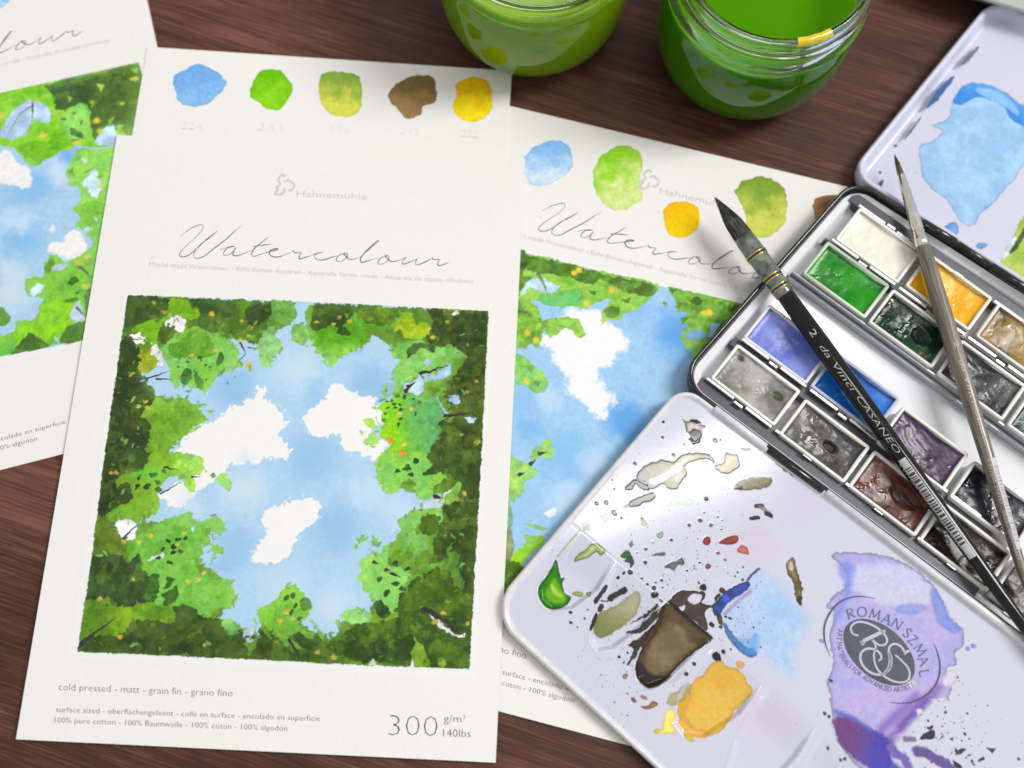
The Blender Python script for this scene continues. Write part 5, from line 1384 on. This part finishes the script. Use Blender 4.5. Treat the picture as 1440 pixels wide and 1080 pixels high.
flap_print("maker_lettering", parts, M['print_ink'])
path = smooth_line([(208, 345), (196, 430), (205, 510), (238, 585), (300, 655), (380, 718), (470, 775), (560, 815), (650, 828), (730, 815), (790, 785)], 12)
msg = "ART MATERIALS FOR ADVANCED ARTISTS"
sl_ = np.r_[0, np.cumsum(np.linalg.norm(np.diff(path, axis=0), axis=1))]
ws = [(.30 if ch == ' ' else text_shape(ch, .012)[2] + .10) for ch in msg]
pos, parts = 0.0, []
for ch, w in zip(msg, ws):
    t0 = (pos + w / 2) / sum(ws) * sl_[-1]
    pos += w
    if ch == ' ':
        continue
    p = np.array([np.interp(t0, sl_, path[:, k]) for k in (0, 1)])
    p2 = np.array([np.interp(min(t0 + 4, sl_[-1]), sl_, path[:, k]) for k in (0, 1)])
    e = (p2 - p) / (np.linalg.norm(p2 - p) + 1e-9)
    gv, gf, gw = text_shape(ch, .012)
    k = sl_[-1] / sum(ws)
    q = p + np.outer((gv[:, 0] - gw / 2) * k, e) + np.outer(gv[:, 1] * k * 1.25, np.array([e[1], -e[0]]))
    parts.append((np.array(g7(q)), gf))
flap_print("maker_motto", parts, M['print_ink'])

# --- the lid, opened flat on the far side
LZ = 3.2
pl = [at(1225, 205, 8.5), at(1385, 10, 8.5)]
lidL = line_x(pl[0], pl[1], at(1225, 262, 8.5), at(1440, 398, 8.5))
dL = (pl[1] - pl[0])[:2] / np.linalg.norm((pl[1] - pl[0])[:2])
dT = (tB - tA)[:2] / np.linalg.norm((tB - tA)[:2])
lid_out = round_poly([lidL, lidL + dT * 190, lidL + dT * 190 + dL * 112, lidL + dL * 112], [9, 9, 12, 12], 10)
cv = Canvas(lid_out[:, 0].min(), lid_out[:, 1].min(), lid_out[:, 0].max(), lid_out[:, 1].max(), 2.6, (206, 205, 222), 91, lambda p: unproj(p, LZ)[:, :2], (.9, .35))
L1, L2 = tile(960, 0, 3), tile(1200, 200, 6)
cv.fill(L1([(1140, 430), (1170, 380), (1230, 350), (1300, 360), (1380, 400), (1430, 440), (1500, 470), (1540, 640), (1440, 700), (1400, 760), (1360, 800), (1320, 850), (1260, 900), (1240, 940), (1190, 950), (1150, 900), (1110, 840), (1050, 800), (1010, 740), (1000, 620), (1040, 600), (1095, 555), (1050, 530), (1120, 500)]), (146, 192, 232), c2=(164, 204, 238), amp=.8, soft=.2, edge=.22, gloss=.3, h=.05)
cv.fill(L1([(1140, 430), (1180, 365), (1250, 350), (1350, 388), (1420, 440), (1500, 480), (1500, 540), (1400, 515), (1340, 440), (1250, 410), (1180, 440)]), (88, 160, 234), c2=(52, 138, 228), amp=.6, soft=.4, edge=.15, gloss=.4)
cv.fill(L1([(1240, 370), (1330, 385), (1400, 440), (1420, 490), (1340, 440), (1260, 400)]), (146, 196, 240), amp=.6, soft=.6, alpha=.8, edge=0)
cv.fill(L2([(770, 730), (820, 675), (880, 690), (885, 770), (840, 790)]), (112, 172, 232), amp=.4, edge=.25)
cv.fill(L2([(1030, 875), (1080, 845), (1135, 870), (1075, 905)]), (110, 172, 232), amp=.5, edge=.3)
cv.fill(L2([(1240, 1010), (1320, 870), (1440, 620), (1600, 560), (1700, 1000), (1500, 1200), (1300, 1090)]), (158, 190, 70), c2=(186, 206, 96), amp=.7, soft=.3, edge=.15)
cv.fill(L2([(1260, 1000), (1290, 880), (1380, 790), (1350, 900), (1300, 960)]), (206, 212, 214), amp=.6, soft=.4)
cv.fill(L2([(1310, 940), (1380, 830), (1440, 720), (1460, 740), (1400, 880)]), (70, 84, 40), amp=.5, soft=.3)
cv.fill(L2([(210, 350), (235, 320), (258, 325), (235, 375)]), (84, 82, 98), amp=.4)
cv.dots(L2([(355, 30), (228, 258), (510, 515)]), .7, (100, 100, 112), amp=.5)
cv.spatter((1262, 190), 9, 24, (96, 96, 116), .4, 3)
keep = poly_sd(cv.X, cv.Y, inset(lid_out, 5.2)) > -.6
P = np.stack([cv.X, cv.Y, LZ + cv.h], -1) - TIN
lid = link("lid", grid_mesh("lid", P, cv.rgba((.925, .92, .905), .80), M['palette'], keep), tin)
lprof = [(6.0, LZ - .05), (5.0, LZ + .05), (4.0, LZ + .5), (3.2, 5.5), (2.6, 7.4), (1.9, 8.3), (1.0, 8.8), (.3, 8.4), (0, 7.6), (.1, 5), (.6, .6), (2.0, .3)]
v, f = loft([lift(inset(lid_out, d), z) for d, z in lprof])
M['lid_wall'] = painted("lid_wall_enamel", .25, .1, 500, .05)
colr = np.empty((len(v), 4))
colr[:] = (*(lin(np.array((206, 205, 222)) / 255.) / lin((.925, .92, .905)) * .8), 0)
st_ = unproj([(1308, 158), (1345, 104)], 6)[:, :2] - TIN[:2]
dd = np.abs((v[:, 0] - st_[0][0]) * -dL[1] + (v[:, 1] - st_[0][1]) * dL[0])
al = (v[:, 0] - st_[0][0]) * dL[0] + (v[:, 1] - st_[0][1]) * dL[1]
mesh_obj("lid_wall", v, f, M['lid_wall'], lid, True, colr)
# paint dried along the inside of the lid wall
for p, q, w, c_ in (((1303, 152), (1343, 106), 2.6, (30, 92, 150)), ((1352, 92), (1378, 64), 1.8, (84, 110, 130)), ((1272, 196), (1296, 164), 1.0, (86, 92, 120))):
    a_, b_ = unproj([p, q], 6.0)[:, :2]
    line = resample([a_, b_], 14)
    wob = vnoise(np.arange(14.) * 1.7, np.zeros(14), 1, 5)
    vv, ff = ribbon(line + wob[:, None] * .25, w * (1 + .5 * wob) * np.sin(np.linspace(.3, 2.9, 14)))
    tl = ((vv - line.mean(0)) @ np.array([dL[1], -dL[0]]))
    mesh_obj("dried_paint_streak", np.c_[vv, 5.6 - tl * 1.6 + .35] - TIN, ff, plain("dried_blue_streak", tuple(lin(np.array(c_) / 255.)), .3), lid)
rod("hinge_knuckle", at(1296, 312, hz), at(1344, 341, hz), 1.75, M['black'], lid)
rod("hinge_knuckle", at(1347, 343, hz), at(1390, 372, hz), 1.4, M['black'], lid)
rod("hinge_knuckle", at(1393, 374, hz), at(1470, 424, hz), 1.75, M['black'], lid)


# ------------------------------------------------------------------ the pans
def rrect(w, d, r, n=5):
    return round_poly([(-w / 2, -d / 2), (w / 2, -d / 2), (w / 2, d / 2), (-w / 2, d / 2)], r, n)


def pan(name, label, L, c0, c1, rough_h, gloss, seed, level=7.4, tint=.25, lines=0.0, gl_amp=.35, marks=()):
    ctr = np.asarray(L, float) + 15.25 * np.array([math.cos(RA), math.sin(RA)]) + 9.3 * np.array([math.cos(math.radians(54.6)), math.sin(math.radians(54.6))])
    level -= .75
    root = tag(empty(name, (ctr[0], ctr[1], 1.3), RA), label, "paint pan", "full pans of watercolour in the tin")
    o = rrect(30.4, 18.4, 1.2)
    prof = [(.9, 0), (.5, .2), (0, 8.0), (.15, 8.35), (.4, 8.5), (1.05, 8.5), (1.3, 8.3), (1.4, 7.9), (1.6, 1.5)]
    v, f = loft([np.c_[inset(o, d), np.full(len(o), z)] for d, z in prof], cap0=True, cap1=True)
    tn = np.clip(.55 + 1.2 * fbm(v[:, 0], v[:, 1] + 3 * v[:, 2], 5, seed, 3), 0, 1) * tint * sstep(5, 8.2, v[:, 2])
    white = lin((.92, .92, .905))
    pc = lin(np.array(c0) / 255. * .7 + .3)
    cc = np.c_[white * (1 - tn[:, None]) + pc * tn[:, None], np.full(len(v), .35)]
    mesh_obj("cup", v, f, M['cup_paint'], root, True, cc)
    nx, ny = 110, 66
    X, Y = np.meshgrid(np.linspace(-13.75, 13.75, nx), np.linspace(-7.75, 7.75, ny))
    b = fbm(X + 30 * seed, Y, 9, seed, 3)
    fine = fbm(X + 30 * seed, Y, 2.2, seed + 5, 4, .6)
    e = np.minimum(13.75 - np.abs(X), 7.75 - np.abs(Y))
    H = level + .55 * np.exp(-e / .9) + rough_h * (.95 * b + .13 * fine) - .5 * np.exp(-((X - 2) ** 2 + Y ** 2) / 40)
    if lines:
        ph = (X * .35 + Y * .9 + 2.6 * fbm(X, Y, 8, seed + 9, 3)) * 3.0
        H = H + lines * np.sin(ph) * sstep(.6, -.2, b)
    wet = sstep(.18, .5, fbm(X + 9 * seed, Y, 3.4, seed + 8, 3)) * gloss
    H = H + wet * .22 * fbm(X, Y, 1.1, seed + 21, 2)
    t = sstep(-.5, .5, fine * .3 + b * .8)[..., None]
    rgb = np.array(c0) / 255. * (1 - t) + np.array(c1) / 255. * t
    rgba = np.empty(X.shape + (4,))
    rgba[..., :3] = np.clip(lin(rgb) / lin((.925, .92, .905)) * .8, .003, .9)
    rgba[..., 3] = np.clip(.25 * gloss + gl_amp * 0 + wet, 0, 1)
    for mx, my, rx, ry, dep, mc in marks:
        k = sstep(1.1, .55, np.hypot((X - mx) / rx + .25 * fine, (Y - my) / ry + .25 * b))
        H = H - dep * k
        rgba[..., :3] = rgba[..., :3] * (1 - k[..., None]) + lin(np.array(mc) / 255.) * k[..., None]
        rgba[..., 3] = rgba[..., 3] * (1 - .7 * k)
    link("paint_cake", grid_mesh("paint_cake", np.stack([X, Y, np.clip(H, 2, 8.6)], -1), rgba, M['cake']), root)
    return root


M['cup_paint'] = painted("stained_pan_plastic", .45, .25, 600, .06)
pan("paint_pan", "creamy white paint pan at the hinge corner of the tin", (123.0, 193.1), (226, 226, 204), (236, 236, 222), .45, .55, 1, 7.3, .1)
pan("paint_pan", "bright orange yellow paint pan crossed by the grey brush", (151.2, 176.0), (236, 168, 4), (248, 190, 20), .5, .7, 2, 7.2, .55)
pan("paint_pan", "bronze gold paint pan next to the yellow one", (178.9, 157.8), (92, 70, 28), (152, 124, 66), .5, .5, 3, 7.3, .5)
pan("paint_pan", "wet leaf green paint pan beside the white one", (110.1, 176.8), (8, 116, 0), (30, 146, 4), .5, .9, 4, 7.0, .95)
pan("paint_pan", "very dark green paint pan between leaf green and black", (136.5, 159.0), (8, 40, 20), (16, 58, 24), .6, .8, 5, 6.7, .45, marks=((4.5, 0.5, 4.0, 3.2, .8, (4, 18, 8)),))
pan("paint_pan", "black paint pan with wrinkled wet patch under the grey brush", (163.6, 140.6), (44, 44, 46), (78, 78, 80), .8, .6, 6, 7.0, .15, .03)
pan("paint_pan", "dark teal paint pan beside the wrinkled black one", (190.4, 122.6), (2, 30, 36), (6, 52, 58), .5, .7, 7, 6.8, .3)
pan("paint_pan", "periwinkle blue paint pan under the black brush", (87.4, 147.2), (96, 110, 198), (134, 150, 218), .35, .45, 8, 7.3, .45)
pan("paint_pan", "bright cerulean blue paint pan under the black brush", (114.2, 130.2), (12, 92, 186), (40, 124, 214), .35, .5, 9, 7.0, .6)
pan("paint_pan", "dusky purple paint pan with swirled brush marks", (140.4, 110.8), (58, 42, 68), (92, 70, 102), .5, .55, 10, 7.4, .15, .025)
pan("paint_pan", "blue black paint pan half hidden by the grey brush", (167.6, 92.2), (20, 20, 30), (62, 62, 70), .7, .7, 13, 7.0, .15)
pan("paint_pan", "pale silvery grey paint pan in the flap corner", (75.5, 129.3), (112, 110, 104), (176, 174, 166), .7, .55, 11, 7.5, .05, .02, marks=((9.5, 2.0, 2.6, 1.9, .5, (62, 70, 24)), (-10.5, 5.6, 2.0, 1.2, .3, (60, 60, 56))))
pan("paint_pan", "dark brownish grey paint pan with a hollow in it", (102.6, 109.8), (56, 52, 50), (104, 96, 88), .8, .65, 12, 7.3, .05, .015, marks=((3.5, 0.3, 3.4, 2.1, 1.6, (14, 12, 12)), (8.5, 4.6, 5.0, 2.0, .2, (58, 66, 76))))
pan("paint_pan", "reddish brown paint pan beside the hollowed grey one", (129.4, 92.2), (78, 38, 32), (112, 60, 50), .45, .6, 14, 7.3, .2, marks=((4.0, 1.0, 6.5, 3.5, .7, (62, 30, 26)),))
pan("paint_pan", "brown black paint pan below both brush handles", (156.0, 74.6), (22, 18, 16), (54, 46, 40), .8, .7, 15, 7.0, .1)
pan("paint_pan", "black paint pan at the end of the flap side row", (182.6, 57.0), (16, 14, 16), (44, 40, 40), .7, .6, 16, 6.8, .1)


# ------------------------------------------------------------------ the brushes
class Brush:
    def __init__(s, label, tip, end, group=None):
        s.o, e = np.asarray(tip, float), np.asarray(end, float) - np.asarray(tip, float)
        s.ex = e / np.linalg.norm(e)
        s.ey = np.cross([0, 0, 1.0], s.ex)
        s.ey /= np.linalg.norm(s.ey)
        s.ez = np.cross(s.ex, s.ey)
        s.root = bpy.data.objects.new("paint_brush", None)
        s.root.empty_display_size = .01
        s.root.matrix_world = Matrix.Translation([a * MM for a in s.o]) @ Matrix(np.stack([s.ex, s.ey, s.ez], 1).tolist()).to_4x4()
        col.objects.link(s.root)
        tag(s.root, label, "paint brush")
        s.prof = []

    def along(s, px, z):
        """distance along the brush of a photo position"""
        return float((at(px[0], px[1], z) - s.o) @ s.ex)

    def turn(s, name, prof, mat, n=40, parent=None):
        a = np.linspace(0, 2 * np.pi, n, endpoint=False)
        L_ = [np.stack([0 * a + x, r * np.sin(a), r * np.cos(a)], -1) for x, r in prof]
        v, f = loft(L_, True, True)
        f = [g[::-1] for g in f]
        return mesh_obj(name, v, f, mat, parent or s.root, True)

    def wrap(s, name, xy, faces, mat, radius, phi0, parent=None, dr=.05):
        xy = np.asarray(xy, float)
        r = np.array([radius(x) for x in xy[:, 0]]) + dr
        ph = phi0 + xy[:, 1] / r
        return mesh_obj(name, np.stack([xy[:, 0], r * np.sin(ph), r * np.cos(ph)], -1), faces, mat, parent or s.root)


def strands(b, prof, n, mat, parent, seed):
    """single hairs lying on the tuft, some standing a little proud of it"""
    rg = random.Random(seed)
    xs, rs = zip(*prof)
    parts = []
    L = xs[-1]
    for k in range(n):
        ph = rg.uniform(-1.9, 1.9)
        x1, x0 = rg.uniform(.55, 1.0) * L, rg.uniform(.0, .35) * L
        off, tw = rg.uniform(.01, .10), rg.uniform(-.12, .12)
        X = np.linspace(x0, x1, 7)
        R = np.array([np.interp(x, xs, rs) for x in X]) + off * np.linspace(1.6, .2, 7)
        P = np.stack([X, R * np.sin(ph + tw * np.linspace(1, 0, 7)), R * np.cos(ph + tw * np.linspace(1, 0, 7))], -1)
        w = .055 * np.linspace(.4, 1, 7)
        loops = [np.array([p + (0, a, c) for a, c in ((q, 0), (-q * .5, q * .86), (-q * .5, -q * .86))]) for p, q in zip(P, w)]
        parts.append(loft(loops))
    v, f = merge(parts)
    o = mesh_obj("loose_hairs", v, f, mat, parent)
    o["kind"] = "stuff"


def rad(prof):
    xs, rs = zip(*prof)
    return lambda x: float(np.interp(x, xs, rs))


def fine_strip(x0, x1, y0, y1, n=6):
    """flat patch split across its width so that it can wrap round a handle"""
    m = max(2, int(abs(x1 - x0) / 2))
    X, Y = np.meshgrid(np.linspace(x0, x1, m), np.linspace(y0, y1, n))
    i = np.arange(m * n).reshape(n, m)
    q = np.stack([i[:-1, :-1], i[:-1, 1:], i[1:, 1:], i[1:, :-1]], -1).reshape(-1, 4)
    return np.stack([X.ravel(), Y.ravel()], -1), [tuple(g) for g in q]


def hair(name, c0, c1):
    m = plain(name, c0, .42, scale=1, strength=.8, vary=0, stretch=(45, 2300, 2300))
    r = [n for n in m.node_tree.nodes if n.type == 'VALTORGB'][0].color_ramp
    r.elements[0].color, r.elements[1].color = (*c0, 1), (*c1, 1)
    r.elements[0].position, r.elements[1].position = .40, .66
    return m


M['hair_dark'] = hair("dark_synthetic_hair", (.010, .010, .009), (.13, .13, .11))
M['hair_brown'] = hair("brown_synthetic_hair", (.05, .028, .016), (.26, .18, .11))
M['quill'] = plain("smoky_plastic_quill", (.13, .145, .13), .12, coat=.7, scale=260, strength=.05, vary=.7)
M['wire'] = plain("gold_wire", (.75, .55, .18), .25, metal=1.0)
M['lacquer'] = plain("black_handle_lacquer", (.007, .007, .008), .09, coat=.25, spec=.25, scale=60, strength=.03)
M['silver'] = plain("polished_ferrule", (.82, .80, .74), .15, metal=1.0, scale=300, strength=.05)
M['greywood'] = plain("grey_stained_wood_handle", (.175, .155, .125), .34, coat=.35, scale=1, strength=.2, vary=.6, stretch=(60, 1500, 1500))
M['white_print'] = plain("white_print", (.46, .46, .46), .5, vary=.03)

bz = 15.0
b1 = Brush("black handled quill mop brush with pointed dark hair", at(1005, 277, 13.6), at(1420, 853, 14.6))
s_q, s_w1, s_w2, s_w3, s_h = [b1.along(p, 14) for p in ((1052, 334), (1069, 357), (1091, 388), (1101, 402), (1108, 411))]
hair_prof = [(0, .12), (1.5, .55), (5, 1.45), (9, 2.5), (13, 3.35), (s_q - 2, 3.85), (s_q + 1, 3.95), (s_w1, 3.8)]
tuft = b1.turn("bristles", hair_prof, M['hair_dark'], 48)
strands(b1, hair_prof, 110, M['hair_dark'], tuft, 3)
quill = [(s_q - 1.5, 3.9), (s_q, 4.1), (s_w1 - 1.2, 4.25), (s_w1, 4.2), (s_w1 + 1.5, 4.1), (s_w2, 3.95), (s_w3, 3.9), (s_h, 3.8), (s_h + .6, 3.5)]
q_ = b1.turn("quill_ferrule", quill, M['quill'])
for c_ in (s_w1, s_w2, s_w3):
    for k in (-.75, 0, .75):
        rr = rad(quill)(c_ + k)
        b1.turn("wire_binding", [(c_ + k - .3, rr - .05), (c_ + k - .18, rr + .22), (c_ + k + .18, rr + .22), (c_ + k + .3, rr - .05)], M['wire'] if k else M['black'], parent=q_)
hprof = [(s_h - .5, 3.3), (s_h, 3.45), (s_h + 8, 3.6), (s_h + 25, 3.75), (s_h + 60, 3.5), (s_h + 100, 3.0), (s_h + 130, 2.5), (s_h + 160, 2.0), (s_h + 164, 1.2), (s_h + 165, .3)]
hd_ = b1.turn("handle", hprof, M['lacquer'], 48)
hr = rad(hprof)


def banded(body, thin):
    v, f, w = text_shape(body, thin)
    bm = bmesh.new()
    vs = [bm.verts.new((a[0], a[1], 0)) for a in v]
    for g in f:
        try:
            bm.faces.new([vs[i] for i in g])
        except ValueError:
            pass
    for y in np.linspace(-.15, .75, 10):
        bmesh.ops.bisect_plane(bm, geom=bm.verts[:] + bm.edges[:] + bm.faces[:], plane_co=(0, y, 0), plane_no=(0, 1, 0))
    bm.verts.index_update()
    out = np.array([q.co[:2] for q in bm.verts]), [tuple(q.index for q in g.verts) for g in bm.faces], w
    bm.free()
    return out


def brush_text(b, body, x0, x1, size, phi, parent, name="white_lettering", thin=0.0, rot=False, slant=0.0):
    v, f, w = banded(body, thin)
    q = np.stack([x0 + (v[:, 0] + slant * v[:, 1]) / w * (x1 - x0), (v[:, 1] - .36) / .73 * size], -1)
    return b.wrap(name, q, f, M['white_print'], b.r, phi, parent)


b1.r = hr
brush_text(b1, "2", b1.along((1131, 470), 17), b1.along((1138, 478), 17), 2.6, -.35, hd_)
brush_text(b1, "da Vinci", b1.along((1144, 491), 17), b1.along((1190, 552), 17), 2.3, -.42, hd_, slant=.25, thin=.008)
brush_text(b1, "CASANEO", b1.along((1197, 562), 17), b1.along((1253, 642), 17), 2.2, -.42, hd_, slant=.2, thin=.012)
x0, x1 = b1.along((1264, 648), 17), b1.along((1366, 786), 17)
M['label_grey'] = plain("worn_white_label", (.52, .52, .54), .5, vary=.1)
v, f = fine_strip(x0, x1, -1.7, 1.3)
lab = b1.wrap("white_label", v, f, M['label_grey'], hr, -.55, hd_, .06)
rb = random.Random(4)
x = x0 + 4
bars = []
while x < x1 - 6:
    w = rb.choice((.35, .5, .8, 1.1))
    bars.append(fine_strip(x, x + w, -1.2, 1.2))
    x += w + rb.choice((.35, .5, .8))
v, f = merge(bars)
b1.wrap("barcode", v, f, M['ink'], hr, -.62, hd_, .10)
brush_text(b1, "4 017505 058312   GERMANY", x0 + 1, x1 - 4, 1.1, -1.15, hd_)

b2 = Brush("slim grey wooden brush with silver ferrule and fine brown point", at(1258, 217, 13.6), at(1416, 733, 13.8))
s_f, s_c, s_h2 = [b2.along(p, 14) for p in ((1267, 246), (1292, 330), (1297, 346))]
tuft = b2.turn("bristles", [(0, .08), (1.5, .35), (4, .85), (s_f, 1.35), (s_f + 1, 1.3)], M['hair_brown'], 32)
strands(b2, [(0, .08), (1.5, .35), (4, .85), (s_f, 1.35)], 50, M['hair_brown'], tuft, 4)
fer = [(s_f - .3, 1.35), (s_f, 1.5), (s_f + 6, 1.85), (s_c - 3, 2.45), (s_c - 1.6, 2.3), (s_c - 1.2, 2.55), (s_c - .4, 2.3), (s_c, 2.6), (s_c + .8, 2.4), (s_c + 1.2, 2.7), (s_h2, 2.75), (s_h2 + .2, 2.5)]
b2.turn("ferrule", fer, M['silver'])
hp2 = [(s_h2 - .4, 2.5), (s_h2, 2.7), (s_h2 + 10, 3.1), (s_h2 + 30, 3.35), (s_h2 + 60, 3.1), (s_h2 + 100, 2.5), (s_h2 + 130, 1.9), (s_h2 + 140, 1.0), (s_h2 + 141, .2)]
hb = b2.turn("handle", hp2, M['greywood'], 48)
b2.r = rad(hp2)
brush_text(b2, "2", b2.along((1337, 481), 17), b2.along((1341, 489), 17), 2.0, -.05, hb)
brush_text(b2, "da Vinci", b2.along((1344, 506), 17), b2.along((1362, 566), 17), 2.0, -.05, hb, slant=.25, thin=.008)
brush_text(b2, "COLINEO", b2.along((1364, 570), 17), b2.along((1378, 622), 17), 1.8, -.05, hb, thin=.012)
x0, x1 = b2.along((1392, 644), 17), b2.along((1432, 772), 17)
v, f = fine_strip(x0, x1, -1.5, 1.5)
b2.wrap("white_label", v, f, M['label_grey'], b2.r, .45, hb, .06)
x, bars = x0 + 3, []
while x < x1 - 3:
    w = rb.choice((.3, .45, .7))
    bars.append(fine_strip(x, x + w, -1.0, 1.0))
    x += w + rb.choice((.35, .5, .8))
v, f = merge(bars)
b2.wrap("barcode", v, f, M['grey_ink'], b2.r, .45, hb, .10)
brush_text(b2, "4 017505 210161   5522   GERMANY", x0, x1 + 4, 1.2, -.45, hb)


# ------------------------------------------------------------------ the jars
def glass(name, tint):
    m, nt, b = new_mat(name)
    b.inputs['Base Color'].default_value = (*tint, 1)
    b.inputs['Roughness'].default_value = .015
    b.inputs['Transmission Weight'].default_value = 1.0
    b.inputs['IOR'].default_value = 1.45
    bump(nt, b, 35, .05, .0004)
    return m


def liquid(name, c, dark):
    m, nt, b = new_mat(name)
    tc = N(nt, 'ShaderNodeTexCoord')
    nz = N(nt, 'ShaderNodeTexNoise')
    nz.inputs['Scale'].default_value = 9
    nt.links.new(tc.outputs['Object'], nz.inputs['Vector'])
    r = N(nt, 'ShaderNodeValToRGB')
    r.color_ramp.elements[0].color = (*dark, 1)
    r.color_ramp.elements[1].color = (*c, 1)
    r.color_ramp.elements[0].position, r.color_ramp.elements[1].position = .3, .7
    nt.links.new(nz.outputs[0], r.inputs[0])
    nt.links.new(r.outputs[0], b.inputs['Base Color'])
    b.inputs['Roughness'].default_value = .12
    b.inputs['Specular IOR Level'].default_value = .03
    b.inputs['Subsurface Weight'].default_value = 1.0
    b.inputs['Subsurface Radius'].default_value = (.7, 1.0, .12)
    b.inputs['Subsurface Scale'].default_value = .014
    return m


def jar(label, x, y, level, mat_l, drip=False):
    root = tag(empty("glass_jar", (x, y, 0)), label, "jar", "jars of paint water")
    outer = [(24, .2), (27, .6), (30.5, 2.2), (34, 6), (37, 12), (39, 20), (39.8, 28), (39.8, 36), (39.2, 41), (38.2, 44), (37.9, 46), (38.6, 47.2), (39.6, 48.2), (39.8, 49.4), (39.2, 50.6), (37.6, 51.6), (37.2, 53.5), (37.4, 55), (38.3, 56), (38.6, 57.2), (38.0, 58.4), (36.9, 59.4), (36.6, 62), (36.8, 64), (36.5, 65.3), (35.6, 66), (34.6, 65.8), (34.0, 65)]
    inner = [(33.8, 62), (33.9, 55), (34.4, 50), (35.4, 46), (36.6, 40), (36.8, 34), (36.4, 26), (35, 17), (32, 9.5), (28, 6), (20, 4.6), (8, 4.2)]
    loops = lathe(outer, 96) + lathe(inner, 96)
    v, f = loft(loops, True, True)
    j = mesh_obj("jar_glass", v, f, M['glass'], root, True)
    rr = lambda z: float(np.interp(z, [p[1] for p in inner[::-1]], [p[0] for p in inner[::-1]]))
    zs = [4.3, 4.7, 6.1, 9.6, 17, 26, 34, 40, level - .6]
    zs = [z for z in zs if z < level - .3] + [level - .5]
    lp = [(max(1, rr(z) + .25), z - .25) for z in zs] + [(rr(level) + .25, level + .45), (rr(level) - .8, level + .05), (rr(level) - 2.5, level), (2, level)]
    v, f = loft(lathe(lp, 96), True, True)
    mesh_obj("paint_water", v, f, mat_l, root, True)
    if drip:        # paint drip on the lip
        a = np.linspace(math.radians(283), math.radians(305), 12)
        loops = []
        for r_, z_ in ((36.9, 63.2), (37.0, 65.2), (36.0, 66.3), (34.5, 66.1), (33.7, 64.8), (33.8, 63.0)):
            w = r_ + .12 * np.sin(a * 40)
            loops.append(np.stack([w * np.cos(a), w * np.sin(a), 0 * a + z_], -1))
        n = len(a)
        v = np.concatenate(loops)
        f = [(k * n + i, k * n + i + 1, (k + 1) * n + i + 1, (k + 1) * n + i) for k in range(len(loops) - 1) for i in range(n - 1)]
        mesh_obj("paint_drip", v, f, plain("wet_yellow_paint", (.72, .55, .01), .12, coat=.6), j, True)
    return root


M['glass'] = glass("clear_glass", (.93, .97, .93))
scene.cycles.caustics_refractive = True
jar("glass jar of dark green paint water with a yellow drip on its lip", 83.5, 278.5, 43.5, liquid("dark_green_water", (.085, .30, .001), (.075, .27, .001)), True)
jar("glass jar of light green paint water without any drip on it", -8, 288.5, 47.5, liquid("light_green_water", (.29, .50, .006), (.26, .46, .006)))

# ------------------------------------------------------------------ dish at the back corner
dp = at(1390, 1, 15)
dang = math.radians(-13)
dc, ds = math.cos(dang), math.sin(dang)
dd_ = empty("enamel_dish", (dp[0] - (-25 * dc + 36 * ds), dp[1] - (-25 * ds - 36 * dc), 0), dang)
tag(dd_, "pale grey green dish whose edge shows behind the lid", "dish")
o = round_poly([(-62, -36), (62, -36), (62, 36), (-62, 36)], 9, 8)
prof = [(12, .3), (10, .6), (4, 9), (1, 13), (0, 14.5), (.4, 15.4), (1.4, 15.7), (2.2, 15.0), (5, 9.5), (12, 3)]
v, f = loft([np.c_[inset(o, d), np.full(len(o), z)] for d, z in prof], True, True)
mesh_obj("dish_body", v, f, plain("pale_celadon_enamel", (.42, .46, .42), .3, coat=.3, scale=120, strength=.03), dd_, True)
